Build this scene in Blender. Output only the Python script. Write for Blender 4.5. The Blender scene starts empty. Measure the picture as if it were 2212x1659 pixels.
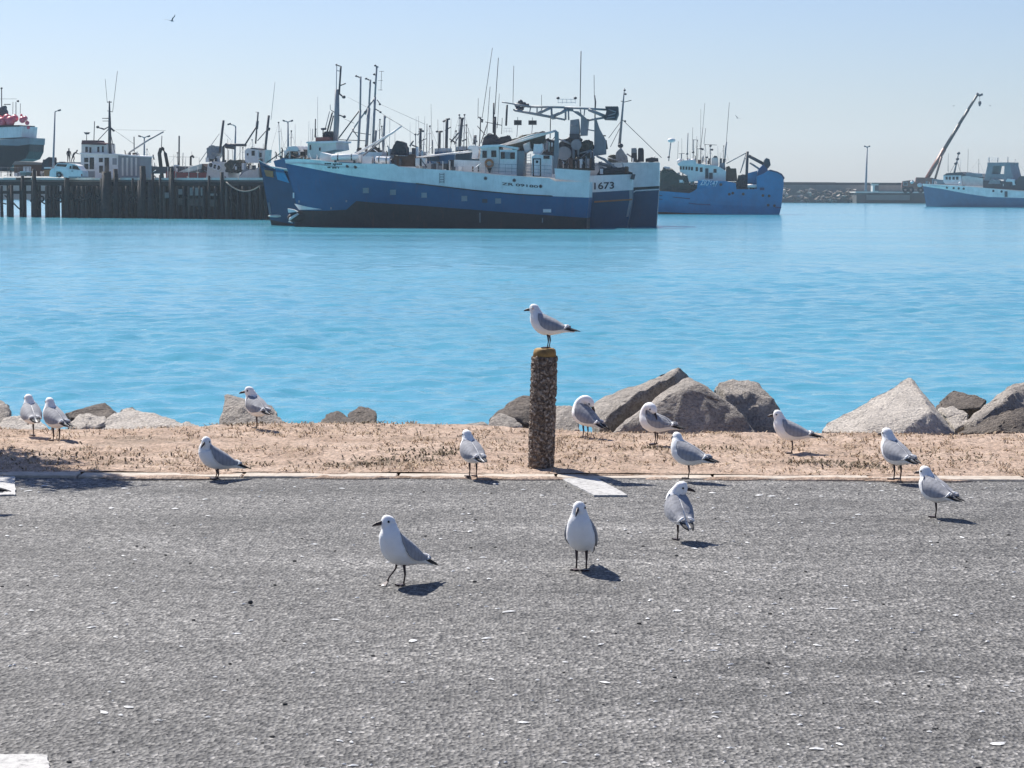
import bpy, bmesh, math, random
import numpy as np
from mathutils import Vector, Matrix, noise, Quaternion

R = math.radians
random.seed(7)
np.random.seed(7)
SC = bpy.context.scene
COL = SC.collection

# ------------------------------------------------------------------ camera
IMW, IMH, FOC = 2212.0, 1659.0, 5000.0      # picture units used below, focal length in those units
CAM_Z, WATER_Z = 1.75, -2.25
PITCH = math.atan((IMH / 2 - 415.0) / FOC)
ROLL = R(0.23)
cam_data = bpy.data.cameras.new("camera")
cam_data.sensor_width = 36.0
cam_data.lens = 36.0 * FOC / IMW
cam_data.clip_start = 0.1
cam_data.clip_end = 20000
cam = bpy.data.objects.new("camera", cam_data)
COL.objects.link(cam)
CAM_M = (Matrix.Translation((0, 0, CAM_Z)) @ Matrix.Rotation(math.pi / 2 - PITCH, 4, 'X')
         @ Matrix.Rotation(ROLL, 4, 'Z'))
cam.matrix_world = CAM_M
SC.camera = cam

# ------------------------------------------------------------------ light
SUN_TO = Vector((-0.52, 0.75, 1.0)).normalized()     # direction towards the sun
sun_elev = math.asin(SUN_TO.z)
world = bpy.data.worlds.new("World")
SC.world = world
world.use_nodes = True
wn = world.node_tree
sky = wn.nodes.new("ShaderNodeTexSky")
sky.sky_type = 'NISHITA'
sky.sun_disc = False
sky.sun_elevation = sun_elev
sky.sun_rotation = math.atan2(SUN_TO.x, SUN_TO.y)
sky.altitude = 0
sky.air_density = 1.0
sky.dust_density = 0.6
sky.ozone_density = 3.0
tint = wn.nodes.new("ShaderNodeMix")          # the photograph's cool white balance
tint.data_type = 'RGBA'; tint.blend_type = 'MULTIPLY'
tint.inputs[0].default_value = 1.0
tint.inputs[7].default_value = (0.86, 0.905, 1.12, 1)
wn.links.new(sky.outputs[0], tint.inputs[6])
wn.links.new(tint.outputs[2], wn.nodes["Background"].inputs[0])
wn.nodes["Background"].inputs[1].default_value = 0.069
sun_data = bpy.data.lights.new("sun", 'SUN')
sun_data.energy = 5.0
sun_data.angle = R(0.53)
sun_data.color = (1.0, 0.955, 0.89)
sun = bpy.data.objects.new("sun", sun_data)
COL.objects.link(sun)
sun.rotation_euler = SUN_TO.to_track_quat('Z', 'Y').to_euler()
sun.location = (-20, 20, 60)
SC.view_settings.view_transform = 'Standard'
SC.view_settings.look = 'None'
SC.view_settings.exposure = 0.56
SC.view_settings.gamma = 1.0
SC.view_settings.use_curve_mapping = False
SC.render.engine = 'CYCLES'
SC.cycles.use_denoising = True
SC.cycles.max_bounces = 6
SC.cycles.volume_bounces = 1
HAZE = 0.00011

# ------------------------------------------------------------------ picture -> place
M3 = CAM_M.to_3x3()
CAM_P = Vector((0, 0, CAM_Z))
def ray(px, py):
    return M3 @ Vector(((px - IMW / 2) / FOC, (IMH / 2 - py) / FOC, -1.0))
def ground(px, py, z=0.0):
    r = ray(px, py)
    return CAM_P + r * ((z - CAM_Z) / r.z)
def at(px, py, d):
    r = ray(px, py)
    return CAM_P + r * (d / r.y)
def crop(x0, y0, w, zw):
    k = w / zw
    f = IMW / 3840.0
    def conv(*pts):
        if len(pts) == 1 and isinstance(pts[0], list):
            pts = pts[0]
        out = [((x0 + p[0] * k) * f, (y0 + p[1] * k) * f) for p in pts]
        return out
    return conv
Z1 = crop(0, 240, 560, 1498); Z2 = crop(480, 240, 620, 1659); Z3 = crop(980, 200, 620, 1513)
Z4 = crop(1560, 160, 620, 1429); Z5 = crop(2080, 180, 460, 1090); Z6 = crop(2420, 360, 580, 1924)
Z7 = crop(2900, 320, 940, 2212); Z8 = crop(1840, 340, 520, 2212)
F1 = crop(0, 1380, 480, 1373); F2 = crop(700, 1400, 800, 2212); F3 = crop(1700, 1080, 800, 1659)
F4 = crop(2120, 1340, 880, 2212); F5 = crop(2840, 1340, 1000, 2212)

# ------------------------------------------------------------------ materials
def nodes_of(name):
    m = bpy.data.materials.new(name)
    m.use_nodes = True
    nt = m.node_tree
    return m, nt, nt.nodes["Principled BSDF"]
def N(nt, kind, **kw):
    n = nt.nodes.new(kind)
    for k, v in kw.items():
        if k in n.inputs:
            n.inputs[k].default_value = v
        else:
            setattr(n, k, v)
    return n
def L(nt, a, b):
    nt.links.new(a, b)
def ramp(nt, src, stops):
    r = nt.nodes.new("ShaderNodeValToRGB")
    el = r.color_ramp.elements
    while len(el) > 1:
        el.remove(el[-1])
    el[0].position, el[0].color = stops[0][0], (*stops[0][1], 1)
    for p, c in stops[1:]:
        e = el.new(p); e.color = (*c, 1)
    L(nt, src, r.inputs[0])
    return r
def mixc(nt, fac, a, b, mode='MIX'):
    m = nt.nodes.new("ShaderNodeMix"); m.data_type = 'RGBA'; m.blend_type = mode
    for sock, v in ((m.inputs[0], fac), (m.inputs[6], a), (m.inputs[7], b)):
        if isinstance(v, (int, float)):
            sock.default_value = v
        elif isinstance(v, tuple):
            sock.default_value = (*v, 1) if len(v) == 3 else v
        else:
            L(nt, v, sock)
    return m.outputs[2]
def coords(nt, scale=(1, 1, 1), kind="Object"):
    tc = nt.nodes.new("ShaderNodeTexCoord")
    mp = nt.nodes.new("ShaderNodeMapping")
    mp.inputs["Scale"].default_value = scale
    L(nt, tc.outputs[kind], mp.inputs[0])
    return mp.outputs[0]
def noise_n(nt, vec, scale, detail=4, rough=0.6):
    n = N(nt, "ShaderNodeTexNoise", Scale=scale, Detail=detail, Roughness=rough)
    L(nt, vec, n.inputs["Vector"])
    return n.outputs["Fac"]
def bump(nt, bsdf, h, dist, strength=1.0):
    b = N(nt, "ShaderNodeBump", Distance=dist, Strength=strength)
    L(nt, h, b.inputs["Height"])
    L(nt, b.outputs[0], bsdf.inputs["Normal"])
    return b

def paint(name, col, rough=0.5, grime=0.35, rust=0.0, dirt=(0.10, 0.085, 0.07), scale=0.6, metal=0.0):
    """weathered paint: blotchy fading, vertical dirt runs and, where asked, rust"""
    m, nt, b = nodes_of(name)
    v = coords(nt)
    vs = coords(nt, (1.6, 1.6, 0.14))
    blot = ramp(nt, noise_n(nt, v, scale, 5, 0.65), [(0.35, (0.86,) * 3), (0.65, (1.08,) * 3)])
    c = mixc(nt, 1.0, tuple(col), blot.outputs[0], 'MULTIPLY')
    run = ramp(nt, noise_n(nt, vs, 2.2, 5, 0.7), [(0.52, (0,) * 3), (0.78, (grime * 0.8,) * 3)])
    c = mixc(nt, run.outputs[0], c, tuple(dirt))
    if rust > 0:
        rs = ramp(nt, noise_n(nt, vs, 1.3, 6, 0.75), [(0.56, (0,) * 3), (0.70, (rust,) * 3)])
        c = mixc(nt, rs.outputs[0], c, (0.16, 0.065, 0.028))
    L(nt, c, b.inputs["Base Color"])
    rr = ramp(nt, noise_n(nt, v, 3.0, 3), [(0.3, (rough * 0.8,) * 3), (0.7, (min(1, rough * 1.2),) * 3)])
    L(nt, rr.outputs[0], b.inputs["Roughness"])
    b.inputs["Metallic"].default_value = metal
    bump(nt, b, noise_n(nt, v, 2.0, 4), 0.02, 0.5)
    return m

WHITE = paint("white_paint", (0.82, 0.81, 0.79), 0.45, 0.20, 0.16)
WHITE2 = paint("cream_paint", (0.72, 0.68, 0.62), 0.5, 0.28, 0.15)
PINKISH = paint("pale_house_paint", (0.78, 0.72, 0.68), 0.5, 0.25, 0.15)
NAVY = paint("navy_hull_paint", (0.005, 0.088, 0.215), 0.4, 0.26, 0.22, (0.05, 0.09, 0.14))
NAVY2 = paint("dark_navy_hull_paint", (0.008, 0.058, 0.135), 0.4, 0.25, 0.10, (0.05, 0.07, 0.10))
BRIGHT = paint("bright_blue_hull_paint", (0.004, 0.225, 0.45), 0.42, 0.25, 0.15, (0.05, 0.12, 0.22))
FADED = paint("faded_blue_hull_paint", (0.035, 0.13, 0.24), 0.5, 0.3, 0.12, (0.1, 0.12, 0.14))
BOOT = paint("boot_topping", (0.042, 0.026, 0.024), 0.6, 0.5, 0.35, (0.05, 0.05, 0.045))
BLACK = paint("black_paint", (0.012, 0.013, 0.016), 0.5, 0.2, 0.05)
STEEL = paint("grey_steel", (0.26, 0.28, 0.30), 0.5, 0.4, 0.2)
DSTEEL = paint("dark_steel", (0.055, 0.06, 0.07), 0.55, 0.35, 0.2)
RED = paint("red_paint", (0.25, 0.035, 0.035), 0.5, 0.4, 0.2)
REDROOF = paint("dull_red_roof", (0.13, 0.05, 0.05), 0.7, 0.3, 0.1)
ORANGE = paint("orange_paint", (0.42, 0.16, 0.05), 0.5, 0.4, 0.25)
CRANERED = paint("faded_crane_red", (0.24, 0.085, 0.055), 0.5, 0.35, 0.2)
BROWN = paint("rust_brown", (0.10, 0.055, 0.035), 0.75, 0.4, 0.5)
NETTING = paint("heaped_netting", (0.075, 0.075, 0.06), 0.95, 0.5, 0.0, (0.16, 0.15, 0.12), 3.0)
TARP = paint("dark_tarpaulin", (0.035, 0.037, 0.045), 0.75, 0.3)
TIMBER = paint("wet_dark_timber", (0.030, 0.026, 0.024), 0.85, 0.45, 0.0, (0.075, 0.065, 0.055), 1.2)
TIMBER2 = paint("weathered_timber", (0.085, 0.072, 0.060), 0.85, 0.5, 0.0, (0.04, 0.035, 0.03), 1.2)
CONC = paint("harbour_concrete", (0.20, 0.19, 0.175), 0.85, 0.5, 0.1, (0.08, 0.075, 0.07), 0.15)
DCONC = paint("dark_wall_concrete", (0.075, 0.072, 0.068), 0.9, 0.4, 0.05, (0.04, 0.04, 0.04), 0.08)
BUOY = paint("pink_buoy", (0.80, 0.13, 0.17), 0.45, 0.2)
RUBBER = paint("rubber", (0.015, 0.015, 0.016), 0.8, 0.2)
DENIM = paint("dark_clothes", (0.022, 0.025, 0.035), 0.9, 0.2)
SKINM = paint("skin", (0.18, 0.09, 0.06), 0.6, 0.05)
ROPE = paint("rope", (0.30, 0.27, 0.22), 0.9, 0.2)
GLASS, _nt, _b = nodes_of("dark_window_glass")
_b.inputs["Base Color"].default_value = (0.012, 0.016, 0.022, 1)
_b.inputs["Roughness"].default_value = 0.12
INK, _nt, _b = nodes_of("black_lettering")
_b.inputs["Base Color"].default_value = (0.010, 0.012, 0.018, 1)
_b.inputs["Roughness"].default_value = 0.5
PALEINK, _nt, _b = nodes_of("pale_lettering")
_b.inputs["Base Color"].default_value = (0.66, 0.80, 0.90, 1)
_b.inputs["Roughness"].default_value = 0.5

# ------------------------------------------------------------------ mesh helpers
class MB:
    def __init__(self):
        self.v, self.f = [], []
    def add(self, vs, fs):
        o = len(self.v)
        self.v += [tuple(p) for p in vs]
        self.f += [tuple(i + o for i in f) for f in fs]
        return self
    def box(self, c, s, rot=None):
        hx, hy, hz = s[0] / 2, s[1] / 2, s[2] / 2
        vs = [Vector((x, y, z)) for x in (-hx, hx) for y in (-hy, hy) for z in (-hz, hz)]
        if rot is not None:
            vs = [rot @ p for p in vs]
        vs = [p + Vector(c) for p in vs]
        return self.add(vs, [(0, 1, 3, 2), (4, 6, 7, 5), (0, 4, 5, 1), (2, 3, 7, 6), (0, 2, 6, 4), (1, 5, 7, 3)])
    def prism(self, poly, y0, y1):
        """poly = [(x, z)], extruded along y"""
        n = len(poly)
        area = sum(poly[i][0] * poly[(i + 1) % n][1] - poly[(i + 1) % n][0] * poly[i][1] for i in range(n))
        if area < 0:
            poly = poly[::-1]
        if y0 > y1:
            y0, y1 = y1, y0
        vs = [(x, y0, z) for x, z in poly] + [(x, y1, z) for x, z in poly]
        fs = [tuple(range(n)), tuple(range(2 * n - 1, n - 1, -1))]
        fs += [(i, i + n, (i + 1) % n + n, (i + 1) % n) for i in range(n)]
        return self.add(vs, fs)
    def loft(self, rings, cap=True, closed=True):
        n = len(rings[0])
        vs = [p for r in rings for p in r]
        fs = []
        for i in range(len(rings) - 1):
            for j in range(n if closed else n - 1):
                a, b = i * n + j, i * n + (j + 1) % n
                fs.append((a, b, b + n, a + n))
        if cap and closed:
            fs.append(tuple(range(n))[::-1])
            fs.append(tuple(range((len(rings) - 1) * n, len(rings) * n)))
        return self.add(vs, fs)
    def tube(self, pts, r, n=6):
        pts = [Vector(p) for p in pts]
        rs = r if isinstance(r, (list, tuple)) else [r] * len(pts)
        rings = []
        for i, p in enumerate(pts):
            t = (pts[min(i + 1, len(pts) - 1)] - pts[max(i - 1, 0)]).normalized()
            u = t.cross(Vector((0, 0, 1)) if abs(t.z) < 0.9 else Vector((1, 0, 0))).normalized()
            w = t.cross(u)
            rings.append([p + (u * math.cos(a) + w * math.sin(a)) * rs[i]
                          for a in (2 * math.pi * k / n for k in range(n))])
        return self.loft(rings)
    def ball(self, c, r, seg=10, ring=7, jit=0.0):
        c = Vector(c)
        r = r if isinstance(r, (tuple, list)) else (r, r, r)
        rings = []
        for i in range(ring + 1):
            th = math.pi * (0.02 + 0.96 * i / ring)
            rings.append([c + Vector((r[0] * math.sin(th) * math.cos(a), r[1] * math.sin(th) * math.sin(a), -r[2] * math.cos(th)))
                          * (1 + jit * (random.random() - 0.5)) if False else
                          c + Vector((r[0] * math.sin(th) * math.cos(a), r[1] * math.sin(th) * math.sin(a), -r[2] * math.cos(th)))
                          for a in (2 * math.pi * k / seg for k in range(seg))])
        return self.loft(rings)
    def disc(self, c, r, depth=0.06, n=14, axis='Y'):
        c = Vector(c)
        def ring(d):
            out = []
            for k in range(n):
                a = 2 * math.pi * k / n
                out.append(c + (Vector((r * math.cos(a), d, r * math.sin(a))) if axis == 'Y'
                                else Vector((r * math.cos(a), r * math.sin(a), d))))
            return out
        return self.loft([ring(-depth / 2), ring(depth / 2)])
    def torus(self, c, R_, r, n=18, k=6):
        c = Vector(c)
        vs, fs = [], []
        for i in range(n):
            a = 2 * math.pi * i / n
            for j in range(k):
                b = 2 * math.pi * j / k
                q = R_ + r * math.cos(b)
                vs.append(c + Vector((q * math.cos(a), r * math.sin(b), q * math.sin(a))))
        for i in range(n):
            for j in range(k):
                fs.append((i * k + j, i * k + (j + 1) % k, ((i + 1) % n) * k + (j + 1) % k, ((i + 1) % n) * k + j))
        return self.add(vs, fs)
    def build(self, name, mat, parent=None, smooth=False, **tags):
        me = bpy.data.meshes.new(name)
        me.from_pydata(self.v, [], self.f)
        bm = bmesh.new(); bm.from_mesh(me)
        bmesh.ops.recalc_face_normals(bm, faces=bm.faces)
        bm.to_mesh(me); bm.free()
        return link(name, me, mat, parent, smooth, **tags)

def link(name, me, mat, parent=None, smooth=False, **tags):
    for m in (mat if isinstance(mat, list) else [mat]):
        me.materials.append(m)
    if smooth:
        me.polygons.foreach_set("use_smooth", [True] * len(me.polygons))
        if smooth == 'auto':
            try:
                me.set_sharp_from_angle(angle=R(38))
            except Exception:
                pass
    o = bpy.data.objects.new(name, me)
    COL.objects.link(o)
    if parent is not None:
        o.parent = parent
    tag(o, **tags)
    return o
def tag(o, label=None, cat=None, group=None, kind=None):
    if label: o["label"] = label
    if cat: o["category"] = cat
    if group: o["group"] = group
    if kind: o["kind"] = kind
    return o
def thing(name, label, cat, loc=(0, 0, 0), rz=0.0, group=None):
    o = bpy.data.objects.new(name, None)
    o.empty_display_size = 0.2
    COL.objects.link(o)
    o.location = loc
    o.rotation_euler = (0, 0, rz)
    return tag(o, label, cat, group)

class Frame:
    """upright local frame: s runs from the first to the second foot, t towards the viewer, z up from base"""
    def __init__(self, px0, d0, px1, d1, base=WATER_Z, py=440):
        p0, p1 = at(px0, py, d0), at(px1, py, d1)
        self.o = Vector((p0.x, p0.y, base))
        a = Vector((p1.x - p0.x, p1.y - p0.y, 0))
        self.len = a.length
        self.a = a.normalized()
        self.b = Vector((-self.a.y, self.a.x, 0))
        self.rz = math.atan2(self.a.y, self.a.x)
    def loc(self, p, t=0.0):
        r = ray(*p)
        q = self.o + self.b * t
        k = (q - CAM_P).dot(self.b) / r.dot(self.b)
        w = CAM_P + r * k - self.o
        return (w.dot(self.a), w.z)
    def pts(self, ps, t=0.0):
        return [self.loc(p, t) for p in ps]
    def pts3(self, ps, t=0.0):
        return [(s, t, z) for s, z in self.pts(ps, t)]
    def root(self, name, label, cat, group=None):
        return thing(name, label, cat, self.o, self.rz, group)

def slab(fr, par, name, mat, ps, t1, t0, **k):
    """a solid whose viewer-side outline is ps, between lateral offsets t1 (near) and t0 (far)"""
    return MB().prism(fr.pts(ps, t1), t0, t1).build(name, mat, par, **k)
def pole(fr, par, name, mat, ps, t, r, n=6, **k):
    return MB().tube(fr.pts3(ps, t), r, n).build(name, mat, par, True, **k)
def rect(x0, y0, x1, y1):
    return [(x0, y0), (x1, y0), (x1, y1), (x0, y1)]
def windows(fr, par, z, rects, t, mat=None, name="window", frame=WHITE):
    for q in rects:
        ps = z(rect(*q))
        w = slab(fr, par, name, frame, [(x + dx, y + dy) for (x, y), (dx, dy) in
                 zip(ps, ((-0.6, -0.6), (0.6, -0.6), (0.6, 0.6), (-0.6, 0.6)))], t + 0.05, t - 0.1)
        slab(fr, w, "pane", mat or GLASS, ps, t + 0.09, t - 0.02)

def hull(fr, par, curves, mats, names, B, stern=0.82, start=0.62, p=2.2, narrow=None, n=40, deck_mat=None, deck_drop=0.5):
    """curves: from the rail down, each a list of picture points from stern to stem on the near side"""
    us = [1 - (1 - i / n) ** 1.35 for i in range(n + 1)]
    us = [i / n for i in range(n - 8)] + [1 - (1 - (n - 8) / n) * (1 - k / 14) ** 1.5 for k in range(15)]
    narrow = narrow or [1.0] * len(curves)
    def hb(u, k):
        st = start - 0.10 * k
        b = B * narrow[k] * (stern + (1 - stern) * min(1, u / 0.3) * (2 - min(1, u / 0.3)))
        if u > st:
            b *= max(0.0, 1 - ((u - st) / (1 - st)) ** (p - 0.12 * k))
        return max(b, 0.03)
    rows = []
    for k, cu in enumerate(curves):
        base = fr.pts(cu, B * narrow[k])
        s0, s1 = base[0][0], base[-1][0]
        fixed = []
        for pt in cu:
            s = fr.loc(pt, B)[0]
            u = min(1, max(0, (s - s0) / (s1 - s0)))
            fixed.append((*fr.loc(pt, hb(u, k)), u))
        ss, zz = [f[0] for f in fixed], [f[1] for f in fixed]
        uu = [(x - ss[0]) / (ss[-1] - ss[0]) for x in ss]
        rows.append([(np.interp(u, uu, ss), hb(u, k), np.interp(u, uu, zz)) for u in us])
    low = rows[-1]
    rows.append([(s - 0.4 * (u > 0.97), t * 0.86, min(z - 1.0, -1.0)) for (s, t, z), u in zip(low, us)])
    m = len(us)
    for k in range(len(rows) - 1):
        up, dn = rows[k], rows[k + 1]
        mb = MB()
        vs = [(s, t, z) for s, t, z in up] + [(s, t, z) for s, t, z in dn]
        vs += [(s, -t, z) for s, t, z in up] + [(s, -t, z) for s, t, z in dn]
        fs = [(i, i + 1, m + i + 1, m + i) for i in range(m - 1)]
        fs += [(2 * m + i, 3 * m + i, 3 * m + i + 1, 2 * m + i + 1) for i in range(m - 1)]
        fs.append((0, m, 3 * m, 2 * m))
        fs.append((m - 1, 3 * m - 1, 4 * m - 1, 2 * m - 1))
        mb.add(vs, fs)
        if k < len(rows) - 2:
            mb.build(names[k], mats[k], par, 'auto')
        else:
            mb.build("keel", mats[-1], par, 'auto')
    mb = MB()
    mb.add([(s, t * 0.97, z - deck_drop) for s, t, z in rows[0]] + [(s, -t * 0.97, z - deck_drop) for s, t, z in rows[0]],
           [(i, i + 1, m + i + 1, m + i) for i in range(m - 1)])
    mb.build("deck", deck_mat or STEEL, par)
    def tf(s, z):
        best = []
        for r in rows:
            sa = [q[0] for q in r]
            best.append((np.interp(s, sa, [q[2] for q in r]), np.interp(s, sa, [q[1] for q in r])))
        best.sort()
        return float(np.interp(z, [q[0] for q in best], [q[1] for q in best]))
    return tf

def on_hull(fr, tf, p):
    t = 3.0
    for _ in range(3):
        s, z = fr.loc(p, t)
        t = tf(s, z)
    return s, t, z
def plate(fr, par, tf, name, mat, ps, thick=0.06):
    q = [on_hull(fr, tf, p) for p in ps]
    n = len(q)
    vs = [(s, t + thick, z) for s, t, z in q] + [(s, t - 0.1, z) for s, t, z in q]
    fs = [tuple(range(n)), tuple(range(2 * n - 1, n - 1, -1))] + [(i, (i + 1) % n, (i + 1) % n + n, i + n) for i in range(n)]
    return MB().add(vs, fs).build(name, mat, par)
def porthole(fr, par, tf, p, r, mat=None, name="porthole"):
    s, t, z = on_hull(fr, tf, p)
    o = MB().torus((s, t + 0.02, z), r, r * 0.22).build(name, STEEL, par, True)
    MB().disc((s, t + 0.01, z), r, 0.08).build("pane", mat or GLASS, o)
def lettering(fr, par, text, mat, p0, p1, height_px, tf=None, t=0.0, bold=0.0, name="hull_number", label=None, shear=0.0):
    """letters set on the near side, running from picture point p0 to p1 (their lower edge)"""
    cu = bpy.data.curves.new("letters", 'FONT')
    cu.body = text
    cu.offset = bold
    cu.extrude = 0.0
    cu.shear = shear
    tmp = bpy.data.objects.new("letters", cu)
    COL.objects.link(tmp)
    bpy.context.view_layer.update()
    me = bpy.data.meshes.new_from_object(tmp.evaluated_get(bpy.context.evaluated_depsgraph_get()))
    bpy.data.objects.remove(tmp)
    bpy.data.curves.remove(cu)
    xs = [v.co.x for v in me.vertices]; ys = [v.co.y for v in me.vertices]
    x0, x1, y0, y1 = min(xs), max(xs), min(ys), max(ys)
    for v in me.vertices:
        a = (v.co.x - x0) / (x1 - x0); b = (v.co.y - y0) / (y1 - y0)
        p = (p0[0] + (p1[0] - p0[0]) * a, p0[1] + (p1[1] - p0[1]) * a - b * height_px)
        if tf:
            s, tt, z = on_hull(fr, tf, p)
        else:
            s, z = fr.loc(p, t); tt = t
        v.co = (s, tt + 0.05, z)
    bm = bmesh.new(); bm.from_mesh(me)
    r = bmesh.ops.extrude_face_region(bm, geom=bm.faces[:])
    for e in r["geom"]:
        if isinstance(e, bmesh.types.BMVert):
            e.co.y -= 0.04
    bmesh.ops.recalc_face_normals(bm, faces=bm.faces)
    bm.to_mesh(me); bm.free()
    return link(name, me, mat, par, label=label)
def heap(fr, par, name, mat, ps, t1, t0, amp=0.25, cuts=4, **k):
    """an irregular heap: outline solid, subdivided and crumpled"""
    me = bpy.data.meshes.new(name)
    b = MB().prism(fr.pts(ps, (t0 + t1) / 2), t0, t1)
    me.from_pydata(b.v, [], b.f)
    bm = bmesh.new(); bm.from_mesh(me)
    bmesh.ops.triangulate(bm, faces=bm.faces)
    bmesh.ops.subdivide_edges(bm, edges=bm.edges, cuts=cuts, use_grid_fill=True)
    bmesh.ops.recalc_face_normals(bm, faces=bm.faces)
    bm.normal_update()
    for v in bm.verts:
        q = v.co * 1.4 + Vector((t0 * 3.1, 7.7, 1.3))
        v.co += v.normal * (noise.noise(q) * amp + noise.noise(q * 2.7) * amp * 0.6)
    bm.to_mesh(me); bm.free()
    return link(name, me, mat, par, **k)

# ================================================================== the setting
# ---- water: a waved sheet near the shore, calm sheet beyond
def water_material():
    m, nt, b = nodes_of("harbour_water")
    v = coords(nt)
    v2 = coords(nt, (0.55, 1.0, 1.0))
    big = noise_n(nt, coords(nt, (0.010, 0.045, 1)), 1.0, 3, 0.55)
    c = ramp(nt, big, [(0.30, (0.062, 0.285, 0.375)), (0.70, (0.080, 0.330, 0.425))])
    L(nt, c.outputs[0], b.inputs["Base Color"])
    b.inputs["Roughness"].default_value = 0.15
    b.inputs["IOR"].default_value = 1.33
    n1 = N(nt, "ShaderNodeTexNoise", Scale=3.2, Detail=5, Roughness=0.62); L(nt, v2, n1.inputs["Vector"])
    n2 = N(nt, "ShaderNodeTexNoise", Scale=0.55, Detail=3, Roughness=0.55); L(nt, v2, n2.inputs["Vector"])
    bp = N(nt, "ShaderNodeBump", Distance=0.065, Strength=0.85)
    L(nt, n1.outputs["Fac"], bp.inputs["Height"])
    slick = ramp(nt, noise_n(nt, coords(nt, (0.022, 0.075, 1)), 1.0, 5, 0.6), [(0.36, (0.55,) * 3), (0.58, (1.0,) * 3)])
    L(nt, slick.outputs[0], bp.inputs["Strength"])
    rr = ramp(nt, slick.outputs[0], [(0.55, (0.10,) * 3), (1.0, (0.14,) * 3)])
    L(nt, rr.outputs[0], b.inputs["Roughness"])
    bp2 = N(nt, "ShaderNodeBump", Distance=0.25, Strength=0.6)
    L(nt, n2.outputs["Fac"], bp2.inputs["Height"])
    L(nt, bp.outputs[0], bp2.inputs["Normal"])
    L(nt, bp2.outputs[0], b.inputs["Normal"])
    return m
WATER = water_material()
def build_water():
    nr, nc = 760, 380
    ys = 19.2 * (560 / 19.2) ** (np.arange(nr) / (nr - 1))
    half = 0.30 * ys + 7
    us = np.linspace(-1, 1, nc)
    X = us[None, :] * half[:, None]
    Y = np.repeat(ys[:, None], nc, 1)
    Z = np.zeros_like(X)
    rng = np.random.RandomState(3)
    for k in range(80):
        lam = 0.32 * (2.6 / 0.32) ** rng.rand()
        ang = math.pi / 2 + rng.normal(0, 0.80) + 0.1
        kx, ky = 2 * math.pi / lam * math.cos(ang), 2 * math.pi / lam * math.sin(ang)
        amp = 0.0040 * lam ** 0.85
        fade = np.clip(lam / (ys * ys / 9000.0 + 1e-6) / 1.6, 0, 1)[:, None]
        Z += amp * fade * np.sin(kx * X + ky * Y + rng.rand() * 6.28)
    gust = 0.88 + 0.18 * np.sin(0.11 * X + 0.3) * np.sin(0.07 * Y + 1.0)
    Z *= gust
    Z *= np.clip((560 - Y) / 60, 0, 1)
    edge = np.clip((1 - np.abs(us)) / 0.04, 0, 1)[None, :]
    Z *= edge
    Z += WATER_Z
    co = np.stack([X, Y, Z], -1).reshape(-1, 3)
    idx = np.arange(nr * nc).reshape(nr, nc)
    q = np.stack([idx[:-1, :-1], idx[:-1, 1:], idx[1:, 1:], idx[1:, :-1]], -1).reshape(-1, 4)
    far = [(half[-1], 560), (1500, 560), (1500, 3000), (-1500, 3000), (-1500, 560), (-half[-1], 560),
           (-half[0], ys[0]), (-1500, ys[0]), (1500, ys[0]), (half[0], ys[0])]
    n0 = len(co)
    co = np.vstack([co, [(x, y, WATER_Z) for x, y in far]])
    verts = co.tolist()
    faces = q.tolist()
    faces.append([n0 + 5, n0 + 0, n0 + 1, n0 + 2, n0 + 3, n0 + 4])
    faces.append([n0 + 7, n0 + 6, n0 + 5, n0 + 4])
    faces.append([n0 + 9, n0 + 8, n0 + 1, n0 + 0])
    me = bpy.data.meshes.new("water")
    me.from_pydata(verts, [], faces)
    o = link("water", me, WATER, None, True)
    tag(o, "rippled light blue harbour water", None, kind="structure")
build_water()

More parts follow.
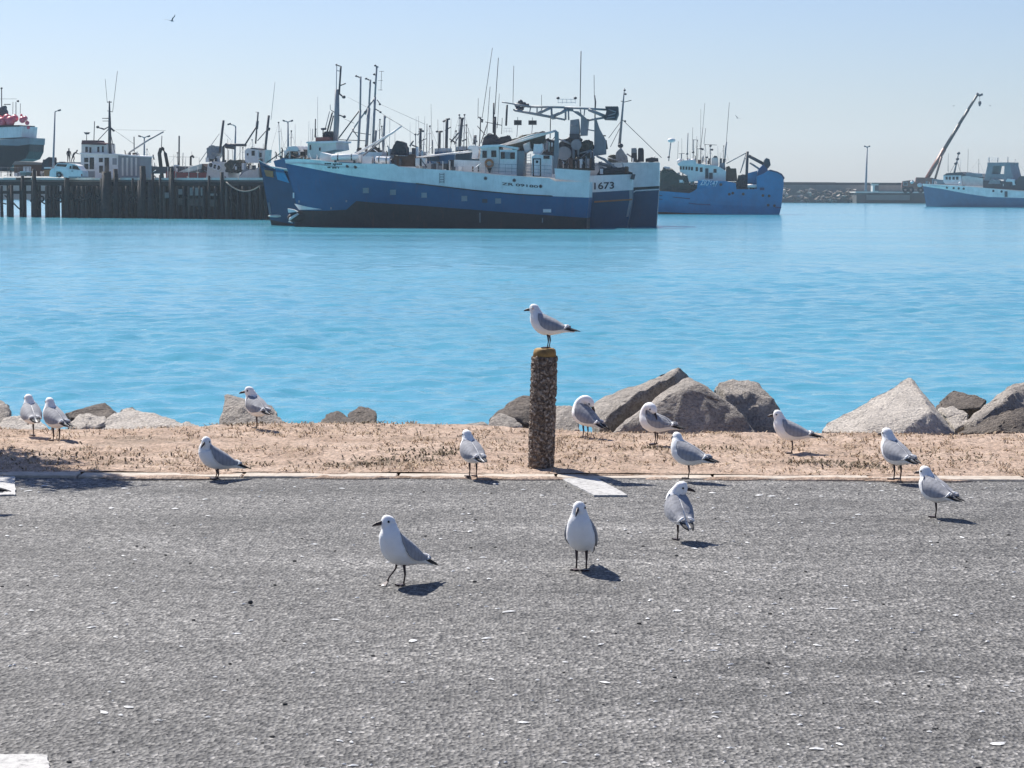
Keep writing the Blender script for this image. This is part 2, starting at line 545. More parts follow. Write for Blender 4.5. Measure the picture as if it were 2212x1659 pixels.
# ---- asphalt
def asphalt_material():
    m, nt, b = nodes_of("worn_asphalt")
    v = coords(nt)
    vor = N(nt, "ShaderNodeTexVoronoi", Scale=66.0); L(nt, coords(nt, (1, 0.6, 1)), vor.inputs["Vector"])
    sep = N(nt, "ShaderNodeSeparateColor"); L(nt, vor.outputs["Color"], sep.inputs[0])
    chips = ramp(nt, sep.outputs[0], [(0.0, (0.028, 0.028, 0.029)), (0.25, (0.095, 0.094, 0.093)), (0.72, (0.165, 0.163, 0.160)),
                                      (0.94, (0.225, 0.222, 0.218)), (1.0, (0.34, 0.335, 0.33))])
    fine = ramp(nt, noise_n(nt, coords(nt, (1, 0.55, 1)), 60, 4, 0.75), [(0.36, (0.38,) * 3), (0.64, (1.55,) * 3)])
    c = mixc(nt, 0.42, chips.outputs[0], fine.outputs[0], 'MULTIPLY')
    patch = ramp(nt, noise_n(nt, coords(nt, (0.55, 1.6, 1)), 0.9, 5, 0.6), [(0.32, (0.68,) * 3), (0.52, (0.98,) * 3), (0.70, (1.34,) * 3)])
    c = mixc(nt, 1.0, c, patch.outputs[0], 'MULTIPLY')
    band = ramp(nt, noise_n(nt, coords(nt, (0.12, 3.2, 1)), 1.0, 4, 0.6), [(0.36, (0.84,) * 3), (0.60, (1.08,) * 3)])
    c = mixc(nt, 1.0, c, band.outputs[0], 'MULTIPLY')
    pits = ramp(nt, noise_n(nt, coords(nt, (1, 0.6, 1)), 38, 3, 0.55), [(0.585, (0, 0, 0)), (0.66, (0.85,) * 3)])
    c = mixc(nt, pits.outputs[0], c, (0.022, 0.022, 0.025))
    sand = ramp(nt, noise_n(nt, coords(nt, (0.8, 2.0, 1), ), 1.7, 6, 0.7), [(0.58, (0, 0, 0)), (0.80, (0.35,) * 3)])
    c = mixc(nt, sand.outputs[0], c, (0.23, 0.215, 0.20))
    c = mixc(nt, 1.0, c, (1.10, 1.07, 1.02), 'MULTIPLY')
    L(nt, c, b.inputs["Base Color"])
    b.inputs["Roughness"].default_value = 0.82
    h = N(nt, "ShaderNodeMath", operation='ADD')
    L(nt, vor.outputs["Distance"], h.inputs[0]); L(nt, noise_n(nt, v, 30, 4, 0.7), h.inputs[1])
    bump(nt, b, h.outputs[0], 0.012, 0.9)
    return m
ASPHALT = asphalt_material()
KERB_Y0, KERB_Y1, GRASS_Y1 = 14.07, 14.25, 17.55
def ground_grid(name, xs, ys, zf, mat, **k):
    vs = [(x, y, zf(x, y)) for y in ys for x in xs]
    nx = len(xs)
    fs = [(j * nx + i, j * nx + i + 1, (j + 1) * nx + i + 1, (j + 1) * nx + i) for j in range(len(ys) - 1) for i in range(nx - 1)]
    me = bpy.data.meshes.new(name)
    me.from_pydata(vs, [], fs)
    return link(name, me, mat, None, True, **k)
def asphalt_z(x, y):
    return 0.006 * noise.noise((x * 0.7, y * 0.7, 3.3)) - 0.002
axs = [-60, -30, -12] + [-6 + 0.15 * i for i in range(81)] + [12, 30, 60]
ays = [-60, -20, 0] + [4 + 0.15 * i for i in range(67)] + [KERB_Y0]
ground_grid("asphalt", axs, ays, asphalt_z, ASPHALT, label="grey worn asphalt of the car park", kind="structure")

# ---- painted bay markings
def paint_mat():
    m, nt, b = nodes_of("worn_road_paint")
    v = coords(nt)
    c = ramp(nt, noise_n(nt, v, 28, 5, 0.7), [(0.32, (0.18, 0.175, 0.17)), (0.48, (0.42, 0.41, 0.39)), (0.7, (0.54, 0.53, 0.505))])
    L(nt, c.outputs[0], b.inputs["Base Color"])
    b.inputs["Roughness"].default_value = 0.75
    bump(nt, b, noise_n(nt, v, 60, 3), 0.004, 0.8)
    return m
ROADPAINT = paint_mat()
def marking(ps, label):
    pts = [ground(*p) for p in ps]
    out = []
    for i, p in enumerate(pts):
        q = pts[(i + 1) % len(pts)]
        for k in range(14):
            a = p.lerp(q, k / 14)
            out.append((a.x + random.uniform(-.004, .004), a.y + random.uniform(-.006, .006)))
    mb = MB()
    n = len(out)
    mb.add([(x, y, 0.0075) for x, y in out] + [(x, y, -0.004) for x, y in out],
           [tuple(range(n))] + [(i, i + n, (i + 1) % n + n, (i + 1) % n) for i in range(n)])
    mb.build("parking_line", ROADPAINT, None, label=label, kind="structure")
marking([(1211, 1035.5), (1290, 1035.5), (1357, 1072), (1284, 1072)], "white painted parking bay line running to the kerb by the post")
marking([(-60, 1031.5), (32, 1031.5), (33.5, 1071), (-60, 1071)], "white painted bay line cut by the left edge, partly in tree shade")
marking([(-40, 1634), (103, 1634), (112, 1700), (-40, 1700)], "white painted bay marking on the asphalt in the lower left corner")

# ---- kerb of single stones
def kerb_mat():
    m, nt, b = nodes_of("sandy_kerb_concrete")
    v = coords(nt)
    c = ramp(nt, noise_n(nt, v, 16, 5, 0.7), [(0.3, (0.34, 0.28, 0.22)), (0.6, (0.54, 0.47, 0.39))])
    L(nt, c.outputs[0], b.inputs["Base Color"])
    b.inputs["Roughness"].default_value = 0.85
    bump(nt, b, noise_n(nt, v, 40, 4), 0.006, 0.8)
    return m
KERBM = kerb_mat()
kerb = MB().box((0, (KERB_Y0 + KERB_Y1) / 2, -0.06), (120, KERB_Y1 - KERB_Y0 - 0.02, 0.10)).build(
    "kerb", CONC, None, label="flush pale concrete kerb between asphalt and dry grass", kind="structure")
kx = -7.5
while kx < 7.5:
    ln = random.uniform(0.95, 1.02)
    st = MB()
    h = 0.011 + random.uniform(-.002, .002)
    y0, y1 = KERB_Y0 + random.uniform(-.004, .004), KERB_Y1
    bev = 0.006
    rings = []
    for x, e in ((kx, bev), (kx + bev, 0), (kx + ln - 0.014 - bev, 0), (kx + ln - 0.014, bev)):
        rings.append([(x, y0 + e, -0.05), (x, y1 - e, -0.05), (x, y1 - e, h - bev - e), (x, y1 - bev - e, h - e),
                      (x, y0 + bev + e, h - e), (x, y0 + e, h - bev - e)])
    st.loft(rings).build("kerb_stone", KERBM, kerb)
    kx += ln

# ---- dry grass strip
EDGE_X, EDGE_Y = [-60, -2.7, -1.9, -0.3, 0.5, 60], [16.60, 16.62, 17.02, 17.05, 16.50, 16.45]
def strip_z(x, y):
    edge = float(np.interp(x, EDGE_X, EDGE_Y)) + 0.10 * noise.noise((x * 1.3, 0.3, 0.1))
    e = max(0.0, (y - edge) / 0.4)
    return (0.012 + 0.010 * noise.noise((x * 2.2, y * 2.2, 0)) + 0.013 * noise.noise((x * 9, y * 9, 5)) * min(1, (y - KERB_Y1) / 0.15)
            + 0.02 * min(1, (y - KERB_Y1)) - 0.16 * e * e)
def strip_mat():
    m, nt, b = nodes_of("dry_sandy_turf")
    v = coords(nt)
    base = ramp(nt, noise_n(nt, v, 2.4, 6, 0.7), [(0.30, (0.30, 0.20, 0.135)), (0.5, (0.45, 0.325, 0.24)), (0.72, (0.58, 0.445, 0.345))])
    fine = ramp(nt, noise_n(nt, coords(nt, (1, 0.45, 1)), 40, 4, 0.8), [(0.34, (0.42,) * 3), (0.60, (1.30,) * 3)])
    c = mixc(nt, 0.85, base.outputs[0], fine.outputs[0], 'MULTIPLY')
    dark = ramp(nt, noise_n(nt, coords(nt, (0.8, 1.4, 1)), 1.1, 5, 0.65), [(0.54, (0, 0, 0)), (0.74, (0.60,) * 3)])
    c = mixc(nt, dark.outputs[0], c, (0.115, 0.085, 0.052))
    L(nt, c, b.inputs["Base Color"])
    b.inputs["Roughness"].default_value = 0.95
    bump(nt, b, noise_n(nt, v, 26, 5, 0.7), 0.03, 0.9)
    return m
STRIP = strip_mat()
gxs = [-60, -30, -14] + [-8 + 0.045 * i for i in range(356)] + [14, 30, 60]
gys = [KERB_Y1 - 0.002] + [KERB_Y1 + 0.045 * i for i in range(1, 74)] + [GRASS_Y1 + 0.15, GRASS_Y1 + 0.4]
ground_grid("dry_grass_strip", gxs, gys, strip_z, STRIP, label="strip of dry sandy turf above the rocks", kind="structure")
# rocky slope down to the water, below the turf
def slope_z(x, y):
    k = max(0.0, y - GRASS_Y1 - 0.1) / 3.4
    return -0.28 - k * 2.9 + 0.12 * noise.noise((x * 1.7, y * 1.7, 2.0))
ground_grid("shore_slope", [-60, -30] + [-9 + 0.25 * i for i in range(73)] + [30, 60],
            [GRASS_Y1 - 0.2 + 0.25 * i for i in range(17)], slope_z, paint("slope_rubble", (0.10, 0.09, 0.08), 0.9, 0.5),
            label="rubble slope falling from the turf to the water", kind="structure")

# blades, runners and leaf litter on the strip
def blade_mat(name, a, b_):
    m, nt, b = nodes_of(name)
    c = ramp(nt, noise_n(nt, coords(nt), 9, 3), [(0.3, a), (0.7, b_)])
    L(nt, c.outputs[0], b.inputs["Base Color"])
    b.inputs["Roughness"].default_value = 0.9
    return m
STRAW = blade_mat("straw", (0.34, 0.24, 0.155), (0.60, 0.46, 0.31))
WEED = blade_mat("dull_weed", (0.10, 0.08, 0.048), (0.24, 0.18, 0.11))
def litter():
    vs, fs, mi = [], [], []
    def blade(x, y, ln, h, mat, w=0.004):
        a = random.uniform(0, 6.283)
        z = strip_z(x, y)
        dx, dy = math.cos(a) * ln, math.sin(a) * ln
        px, py = -math.sin(a) * w, math.cos(a) * w
        o = len(vs)
        vs.extend([(x - px, y - py, z - 0.004), (x + px, y + py, z - 0.004), (x + dx * .6 + px * .7, y + dy * .6 + py * .7, z + h),
                   (x + dx * .6 - px * .7, y + dy * .6 - py * .7, z + h), (x + dx, y + dy, z + h * 0.55)])
        fs.extend([(o, o + 1, o + 2, o + 3), (o + 3, o + 2, o + 4)]); mi.extend([mat, mat])
    for _ in range(3800):                                  # small straw clumps
        x, y = random.uniform(-5.2, 5.2), random.uniform(KERB_Y1 + 0.02, GRASS_Y1 - 0.05)
        if noise.noise((x * 1.1, y * 1.5, 9.1)) < random.uniform(-0.55, 0.25):
            continue
        for k in range(random.randint(4, 9)):
            blade(x + random.gauss(0, .03), y + random.gauss(0, .03), random.uniform(.015, .06), random.uniform(.003, .020), 0)
    spots = [(x, y, r, n) for x, y, r, n in ((-0.95, 14.62, .13, 90), (-0.75, 14.85, .16, 120), (-0.45, 15.1, .12, 80), (-0.55, 15.3, .2, 120),
             (-2.0, 17.0, .12, 60), (-1.1, 17.05, .1, 50), (2.0, 14.75, .16, 150), (2.25, 14.6, .12, 90), (2.6, 15.2, .2, 60), (1.35, 15.5, .2, 70),
             (0.95, 15.5, .1, 60), (-2.6, 14.7, .3, 80), (-1.6, 14.6, .25, 60), (-3.0, 15.0, .3, 90), (0.5, 14.8, .3, 70), (3.0, 14.9, .3, 60))]
    for x0, y0, r, n in spots:                              # dull darker weed
        for k in range(n):
            blade(x0 + random.gauss(0, r), y0 + random.gauss(0, r * .5), random.uniform(.02, .06), random.uniform(.004, .022), 1, 0.006)
    for _ in range(300):                                    # scattered bits
        blade(random.uniform(-5, 5), random.uniform(KERB_Y1 + .03, GRASS_Y1 - .1), random.uniform(.02, .05), random.uniform(.002, .014), 1, 0.007)
    me = bpy.data.meshes.new("dry_grass")
    me.from_pydata(vs, [], fs)
    me.polygons.foreach_set("material_index", mi)
    o = link("dry_grass", me, [STRAW, WEED], None, label="dry straw and dull weed scattered over the turf strip", kind="stuff")
    o["category"] = "grass"
litter()

# sand drifted over the kerb and the road edge
def drift():
    mb = MB()
    rng = random.Random(12)
    for k in range(34):
        x = rng.uniform(-4.2, 4.2); y = rng.choice((KERB_Y0 - .03, KERB_Y0 + .02, KERB_Y1 - .05, KERB_Y1 - .02))
        rx, ry, h = rng.uniform(.06, .38), rng.uniform(.03, .075), rng.uniform(.012, .019)
        rings = []
        for f, z in ((1.0, -.006), (.75, .35 * h), (.4, .85 * h), (.08, h)):
            ring = []
            for j in range(18):
                a = 2 * math.pi * j / 18
                q = f * (1 + .35 * noise.noise((math.cos(a) * 1.5 + k * 3.3, math.sin(a) * 1.5, k * 1.7)))
                ring.append((x + rx * q * math.cos(a), y + ry * q * math.sin(a), z + .002))
            rings.append(ring)
        mb.loft(rings)
    mb.build("drifted_sand", STRIP, None, True, label="thin tan sand drifted over the kerb and road edge", kind="stuff")
drift()
# droppings, shell bits and grit on the asphalt
def grit():
    m, nt, b = nodes_of("dried_droppings")
    c = ramp(nt, noise_n(nt, coords(nt), 30, 3), [(0.35, (0.46, 0.46, 0.45)), (0.6, (0.80, 0.80, 0.78))])
    L(nt, c.outputs[0], b.inputs["Base Color"]); b.inputs["Roughness"].default_value = 0.8
    vs, fs = [], []
    def splat(x, y, r, asp):
        n = 9
        z = asphalt_z(x, y)
        a0 = random.uniform(0, 6.28)
        o = len(vs)
        ca, sa = math.cos(a0), math.sin(a0)
        for k in range(n):
            a = 2 * math.pi * k / n
            q = r * random.uniform(0.55, 1.15)
            u, w = q * math.cos(a) * asp, q * math.sin(a)
            vs.append((x + u * ca - w * sa, y + u * sa + w * ca, z + 0.0035))
        for k in range(n):
            vs.append((vs[o + k][0] * 0.35 + x * 0.65, vs[o + k][1] * 0.35 + y * 0.65, z + 0.0065))
        vs.append((x, y, z + 0.007))
        for k in range(n):
            fs.append((o + k, o + (k + 1) % n, o + n + (k + 1) % n, o + n + k))
            fs.append((o + n + k, o + n + (k + 1) % n, o + 2 * n))
    for _ in range(380):
        py = 1045 + (1690 - 1045) * random.random() ** 1.35
        p = ground(random.uniform(-40, 2250), py)
        splat(p.x, p.y, random.choice((.004, .005, .006, .007, .008, .010)) * random.uniform(.8, 1.3), random.uniform(1, 2.6))
    for px, py in ((785, 1112), (1130, 1562), (1463, 1321), (1100, 1322), (60, 1060), (96, 1049), (2155, 1605), (1855, 1112),
                   (1640, 1070), (1668, 1072), (1720, 1090), (1540, 1065), (240, 1098), (378, 1100), (1015, 1148), (225, 1540), (1765, 1618), (890, 1385)):
        p = ground(px, py)
        splat(p.x, p.y, random.uniform(.013, .021), random.uniform(1.2, 2.2))
    me = bpy.data.meshes.new("bird_droppings")
    me.from_pydata(vs, [], fs)
    link("bird_droppings", me, m, None, label="white gull droppings and shell bits spotted over the asphalt", kind="stuff")
    bits = MB()
    for k in range(110):
        py = 1045 + (1690 - 1045) * random.random() ** 1.3
        p = ground(random.uniform(-40, 2250), py)
        r = random.uniform(.003, .008)
        bits.ball((p.x, p.y, asphalt_z(p.x, p.y) + r * .4), (r * random.uniform(.8, 1.6), r, r * .7), 6, 3)
    p = ground(541, 1307); bits.ball((p.x, p.y, 0.012), (.011, .010, .010), 8, 5)
    bits.build("loose_grit", paint("grit", (0.06, 0.058, 0.055), 0.9, 0.5), None, label="dark loose grit on the asphalt", kind="stuff")
grit()

# ---- boulders
def rock_mat(name, light, dark, scale=1.0):
    m, nt, b = nodes_of(name)
    v = coords(nt)
    a = ramp(nt, noise_n(nt, v, 3.5 * scale, 6, 0.7), [(0.30, dark), (0.52, tuple((x + y) / 2 for x, y in zip(light, dark))), (0.74, light)])
    speck = ramp(nt, noise_n(nt, v, 46 * scale, 3, 0.7), [(0.34, (0.45,) * 3), (0.60, (1.25,) * 3)])
    c = mixc(nt, 0.8, a.outputs[0], speck.outputs[0], 'MULTIPLY')
    lich = ramp(nt, noise_n(nt, v, 6, 5, 0.7), [(0.62, (0, 0, 0)), (0.70, (0.55,) * 3)])
    c = mixc(nt, lich.outputs[0], c, tuple(min(1, x * 1.5) for x in light))
    L(nt, c, b.inputs["Base Color"])
    b.inputs["Roughness"].default_value = 0.88
    h = N(nt, "ShaderNodeMath", operation='ADD')
    L(nt, noise_n(nt, v, 9, 6, 0.72), h.inputs[0]); L(nt, noise_n(nt, v, 48, 3, 0.7), h.inputs[1])
    bump(nt, b, h.outputs[0], 0.045, 0.9)
    return m
ROCK_L = rock_mat("pale_granite", (0.68, 0.615, 0.54), (0.42, 0.375, 0.325))
ROCK_G = rock_mat("grey_granite", (0.52, 0.465, 0.405), (0.23, 0.203, 0.175))
ROCK_D = rock_mat("dark_granite", (0.23, 0.19, 0.155), (0.085, 0.07, 0.058))
def boulder(z, pts, mat, label, amp=0.022, sub=4, base=-0.9):
    """hull of surface points (crop x, crop y, depth), resting in the slope below"""
    bm = bmesh.new()
    ps = [at(*z((x, y))[0], d) for x, y, d in pts]
    cx = sum(p.x for p in ps) / len(ps); cy = sum(p.y for p in ps) / len(ps)
    xs = [p.x for p in ps]
    w = (max(xs) - min(xs)) / 2
    for p in ps:
        bm.verts.new(p)
    for k in range(7):
        a = 2 * math.pi * k / 7
        bm.verts.new((cx + w * 0.8 * math.cos(a), cy + 0.22 + 0.45 * math.sin(a) * max(0.5, min(1.0, w)), base))
    r = bmesh.ops.convex_hull(bm, input=bm.verts)
    junk = [g for g in r["geom_interior"] if isinstance(g, bmesh.types.BMVert)]
    if junk:
        bmesh.ops.delete(bm, geom=junk, context='VERTS')
    bmesh.ops.bevel(bm, geom=bm.edges[:], offset=0.012, segments=1, affect='EDGES', clamp_overlap=True)
    bmesh.ops.remove_doubles(bm, verts=bm.verts, dist=0.004)
    bmesh.ops.triangulate(bm, faces=bm.faces)
    for _ in range(sub):
        es = [e for e in bm.edges if e.calc_length() > 0.055]
        if not es:
            break
        bmesh.ops.subdivide_edges(bm, edges=es, cuts=1)
        bmesh.ops.triangulate(bm, faces=[f for f in bm.faces if len(f.verts) > 3])
    bm.normal_update()
    sd = Vector((cx * 3.1, cy, 0.7))
    for v in bm.verts:
        q = v.co * 3.2 + sd
        v.co += v.normal * (amp * noise.noise(q) + amp * 0.7 * noise.noise(q * 2.9) + amp * 0.5 * noise.noise(q * 7.0))
    ctr = Vector((cx, cy, base))
    for v in bm.verts:
        v.co -= ctr
    bmesh.ops.recalc_face_normals(bm, faces=bm.faces)
    me = bpy.data.meshes.new("boulder")
    bm.to_mesh(me); bm.free()
    o = link("boulder", me, mat, None, 'auto', label=label, cat="rock", group="boulders along the shore")
    o.location = ctr
    return o
boulder(F4, [(430, 722, 17.62), (470, 700, 17.55), (760, 480, 17.72), (1105, 285, 17.78), (1135, 182, 18.45), (1250, 250, 17.85), (1300, 240, 18.1),
             (1600, 470, 17.75), (1835, 750, 17.6), (1000, 745, 17.5), (1500, 420, 18.5), (600, 600, 17.95), (500, 640, 18.1)],
        ROCK_G, "largest grey boulder with a broad dark triangular front, behind the preening gulls")
boulder(F4, [(1070, 98, 18.95), (1010, 180, 18.6), (840, 185, 18.95), (420, 345, 18.9), (240, 460, 18.75), (300, 700, 18.2), (420, 520, 18.3), (700, 330, 18.45),
             (1150, 190, 19.1), (1250, 500, 18.9)],
        ROCK_G, "long slanting grey boulder leaning against the left back of the largest boulder")
boulder(F4, [(1400, 290, 19.1), (1450, 245, 18.9), (1550, 208, 19.0), (1830, 240, 18.9), (1700, 300, 18.6), (1960, 390, 18.6), (2050, 540, 18.6),
             (2040, 740, 18.35), (1500, 340, 18.55), (1500, 700, 18.3), (1800, 260, 19.2)],
        ROCK_G, "rounded brown boulder at the right shoulder of the largest boulder", 0.03)
boulder(F5, [(530, 612, 17.95), (560, 560, 18.1), (900, 370, 18.55), (1262, 176, 19.0), (1305, 205, 19.0), (1365, 360, 18.35), (1440, 440, 17.95), (1170, 640, 17.55),
             (800, 630, 17.6), (1480, 430, 18.3), (1650, 632, 17.9), (1400, 640, 17.7)],
        ROCK_L, "pale pyramid boulder with a broad sunlit face, right of the shore gulls", 0.018)
boulder(F5, [(1480, 395, 19.4), (1560, 310, 19.6), (1630, 272, 19.7), (1800, 310, 19.5), (1905, 355, 19.4), (1850, 420, 19.2), (1520, 430, 19.2)],
        ROCK_D, "small dark boulder peeping up between the pyramid boulder and its right neighbour")
boulder(F5, [(1500, 425, 18.9), (1620, 395, 19.0), (1740, 450, 18.8), (1760, 540, 18.5), (1640, 600, 18.2), (1560, 480, 18.6)],
        ROCK_L, "low mottled pale stone wedged in the gap right of the pyramid boulder", 0.03)
boulder(F5, [(1720, 545, 18.3), (1900, 380, 18.6), (2090, 245, 18.9), (2230, 185, 19.1), (2420, 230, 19.0), (2480, 600, 18.4), (2100, 300, 18.4), (1900, 520, 18.1), (1790, 560, 18.0)],
        ROCK_G, "large grey boulder cut by the right edge, sloping down to the left")
boulder(F5, [(1655, 640, 17.75), (1800, 550, 17.85), (1985, 470, 17.95), (2130, 412, 18.0), (2260, 395, 18.1), (2400, 520, 17.9), (2400, 680, 17.6), (2000, 600, 17.55), (1985, 655, 17.55)],
        ROCK_D, "low brown boulder with a pale left end in the right front corner of the rocks", 0.026)
boulder(F3, [(270, 1020, 18.2), (380, 920, 18.4), (500, 838, 18.6), (600, 838, 18.6), (690, 870, 18.5), (700, 1090, 18.1), (450, 1010, 18.1)],
        ROCK_D, "dark brown boulder directly behind the left side of the post")
boulder(F3, [(265, 1060, 17.75), (300, 1000, 17.9), (375, 968, 18.0), (470, 1000, 17.9), (540, 1070, 17.75), (400, 1090, 17.65)],
        ROCK_G, "small speckled stone at the foot of the dark boulder behind the post", 0.02)
boulder(F3, [(700, 1000, 18.3), (800, 915, 18.5), (940, 925, 18.5), (960, 1000, 18.2), (985, 1110, 17.9), (780, 1110, 17.9), (850, 960, 18.2)],
        ROCK_G, "squat grey boulder between the post and the preening gull")
boulder(F3, [(60, 1060, 17.8), (110, 1040, 17.9), (240, 1030, 17.9), (290, 1060, 17.8), (160, 1075, 17.7)],
        ROCK_G, "flat low stone at the turf edge left of the post", 0.015)
boulder(F2, [(330, 545, 17.8), (365, 400, 18.0), (405, 228, 18.2), (560, 270, 18.5), (610, 290, 18.1), (580, 330, 17.95), (560, 540, 17.7), (880, 340, 18.5),
             (1035, 525, 17.95), (800, 545, 17.75), (640, 330, 18.3)],
        ROCK_G, "blocky grey boulder with a square left end behind the one-legged gull")
boulder(F2, [(1355, 515, 17.9), (1440, 430, 18.1), (1545, 365, 18.3), (1660, 430, 18.15), (1790, 530, 17.9), (1550, 540, 17.75)],
        ROCK_D, "triangular brown stone, left of the dark block stone")
boulder(F2, [(1648, 395, 18.6), (1780, 340, 18.8), (1910, 338, 18.7), (1972, 400, 18.5), (1950, 540, 18.2), (1700, 540, 18.3)],
        ROCK_D, "dark block stone with a flat top and upright right side")
boulder(F1, [(-160, 420, 18.2), (-60, 350, 18.5), (30, 350, 18.5), (90, 400, 18.3), (130, 520, 18.2), (60, 620, 17.9), (-100, 640, 17.9)],
        ROCK_G, "grey rounded boulder cut by the left edge of the shore")
boulder(F1, [(-100, 650, 17.65), (40, 560, 18.0), (200, 490, 18.3), (330, 540, 18.1), (480, 600, 17.8), (520, 650, 17.65), (200, 680, 17.55)],
        ROCK_L, "low pale stone behind the two leftmost gulls")
boulder(F1, [(690, 480, 18.9), (850, 440, 19.1), (930, 405, 19.1), (1090, 362, 19.2), (1180, 385, 19.1), (1265, 470, 19.0), (1170, 530, 18.8), (760, 530, 18.8)],
        ROCK_D, "brown humped boulder behind the mottled stone on the left shore")
boulder(F1, [(740, 600, 18.1), (850, 500, 18.5), (1000, 490, 18.5), (1130, 530, 18.3), (1120, 600, 18.0), (900, 660, 17.8)],
        ROCK_L, "mottled black and white stone right of the two leftmost gulls", 0.035)
boulder(F1, [(1010, 670, 17.8), (1150, 540, 18.3), (1330, 430, 18.7), (1420, 440, 18.7), (1600, 480, 18.4), (1780, 540, 18.2), (2100, 600, 17.95), (2230, 650, 17.8),
             (1500, 670, 17.6)],
        ROCK_L, "long low pale boulder, widest on the left shore", 0.024)
boulder(F1, [(1290, 450, 19.2), (1350, 420, 19.3), (1440, 410, 19.3), (1470, 470, 19.1), (1350, 480, 19.0)],
        ROCK_D, "small dark stone behind the crest of the long low pale boulder", 0.02)

# ---- the post
def post():
    foot = ground(1168, 1009, 0.02)
    x0, y0 = foot.x, foot.y
    root = thing("bollard_post", "short brown pebble-faced concrete post with a yellow top, a gull on it", "post", (x0, y0, 0))
    top = at(1177, 752, y0)
    lean = (top.x - x0, 0.0)
    H = top.z
    m, nt, b = nodes_of("exposed_aggregate")
    v = coords(nt)
    c = ramp(nt, noise_n(nt, v, 42, 4, 0.7), [(0.3, (0.05, 0.034, 0.024)), (0.5, (0.16, 0.115, 0.082)), (0.7, (0.34, 0.27, 0.21))])
    L(nt, c.outputs[0], b.inputs["Base Color"]); b.inputs["Roughness"].default_value = 0.85
    bump(nt, b, noise_n(nt, v, 60, 4), 0.012, 1.0)
    def ring(z, r, n=28):
        k = z / H
        return [(lean[0] * k + r * math.cos(a) * (1 + .02 * noise.noise((math.cos(a) * 2, math.sin(a) * 2, z * 6))),
                 r * math.sin(a), z) for a in (2 * math.pi * i / n for i in range(n))]
    zs = [-0.15] + [H * 0.93 * i / 26 for i in range(27)]
    MB().loft([ring(z, 0.076) for z in zs]).build("shaft", m, root, True)
    mt, nt, b = nodes_of("worn_yellow_top")
    c = ramp(nt, noise_n(nt, coords(nt), 18, 4), [(0.35, (0.20, 0.12, 0.045)), (0.6, (0.42, 0.26, 0.09))])
    L(nt, c.outputs[0], b.inputs["Base Color"]); b.inputs["Roughness"].default_value = 0.8
    MB().loft([ring(H * .925, 0.073), ring(H * .965, 0.072), ring(H * .99, 0.067), ring(H, 0.055)]).build("cap", mt, root, True)
    pm, nt, b = nodes_of("pebbles")
    c = ramp(nt, noise_n(nt, coords(nt), 55, 2), [(0.30, (0.04, 0.027, 0.02)), (0.44, (0.14, 0.10, 0.072)), (0.58, (0.32, 0.255, 0.20)), (0.74, (0.58, 0.50, 0.43))])
    L(nt, c.outputs[0], b.inputs["Base Color"]); b.inputs["Roughness"].default_value = 0.7
    peb = MB()
    for k in range(1500):
        a = random.uniform(0, 6.283); z = random.uniform(0.0, H * 0.93)
        r = random.uniform(.005, .012)
        kx = lean[0] * z / H
        peb.ball((kx + 0.076 * math.cos(a), 0.076 * math.sin(a), z), (r, r, r * random.uniform(.8, 1.5)), 6, 3)
    peb.build("pebble_facing", pm, root, kind="stuff")
    return Vector((x0 + lean[0], y0, H))
POST_TOP = post()

# a small windswept shore tree just outside the frame; its shadow falls across the left end of the kerb
def shore_tree():
    base = Vector((-4.22, 15.95, 0.0))
    t = thing("shore_tree", "small windswept tree outside the left edge, only its shadow in view", "tree", base)
    MB().tube([(0, 0, -.1), (.03, 0, .5), (.10, -.02, 1.1), (.06, 0, 1.7), (.1, .03, 2.2)], [.07, .06, .05, .035, .02], 9).build("trunk", TIMBER2, t, True)
    rng = random.Random(4)
    mb = MB(); br = MB()
    cl = []
    for k in range(22):
        a = rng.uniform(0, 6.283); r = rng.uniform(.12, .42); z = rng.uniform(1.4, 2.9)
        c = Vector((.06 + r * math.cos(a), r * math.sin(a), z)); cl.append(c)
        br.tube([(.08, 0, 1.15 + .3 * rng.random()), c], [.018, .006], 5)
    br.build("limbs", TIMBER2, t, True)
    for c in cl:
        for k in range(150):
            p = c + Vector((rng.gauss(0, .09), rng.gauss(0, .09), rng.gauss(0, .07)))
            u = Vector((rng.gauss(0, 1), rng.gauss(0, 1), rng.gauss(0, 1))).normalized()
            w = u.cross(Vector((rng.gauss(0, 1), rng.gauss(0, 1), 1))).normalized()
            mb.add([p - u * .045, p + w * .02, p + u * .045, p - w * .02], [(0, 1, 2, 3)])
    mb.build("crown", blade_mat("shore_leaves", (0.035, 0.06, 0.025), (0.08, 0.11, 0.05)), t, kind="stuff")
shore_tree()

# ================================================================== gulls
def feather_mat(name, a, b_, rough=0.75, sc=24, sss=0.0):
    m, nt, b = nodes_of(name)
    v = coords(nt, (0.5, 1, 1))
    c = ramp(nt, noise_n(nt, v, sc, 4, 0.6), [(0.30, a), (0.70, b_)])
    L(nt, c.outputs[0], b.inputs["Base Color"])
    b.inputs["Roughness"].default_value = rough
    b.inputs["Sheen Weight"].default_value = 0.15
    b.inputs["Subsurface Weight"].default_value = sss
    b.inputs["Subsurface Radius"].default_value = (1.0, 0.9, 0.85)
    b.inputs["Subsurface Scale"].default_value = 0.012
    bump(nt, b, noise_n(nt, v, sc * 3, 4, 0.65), 0.004, 0.7)
    return m
PLUME = feather_mat("white_plumage", (0.84, 0.84, 0.83), (0.92, 0.92, 0.91), sss=0.35)
MANTLE = feather_mat("grey_mantle", (0.23, 0.235, 0.255), (0.35, 0.355, 0.38))
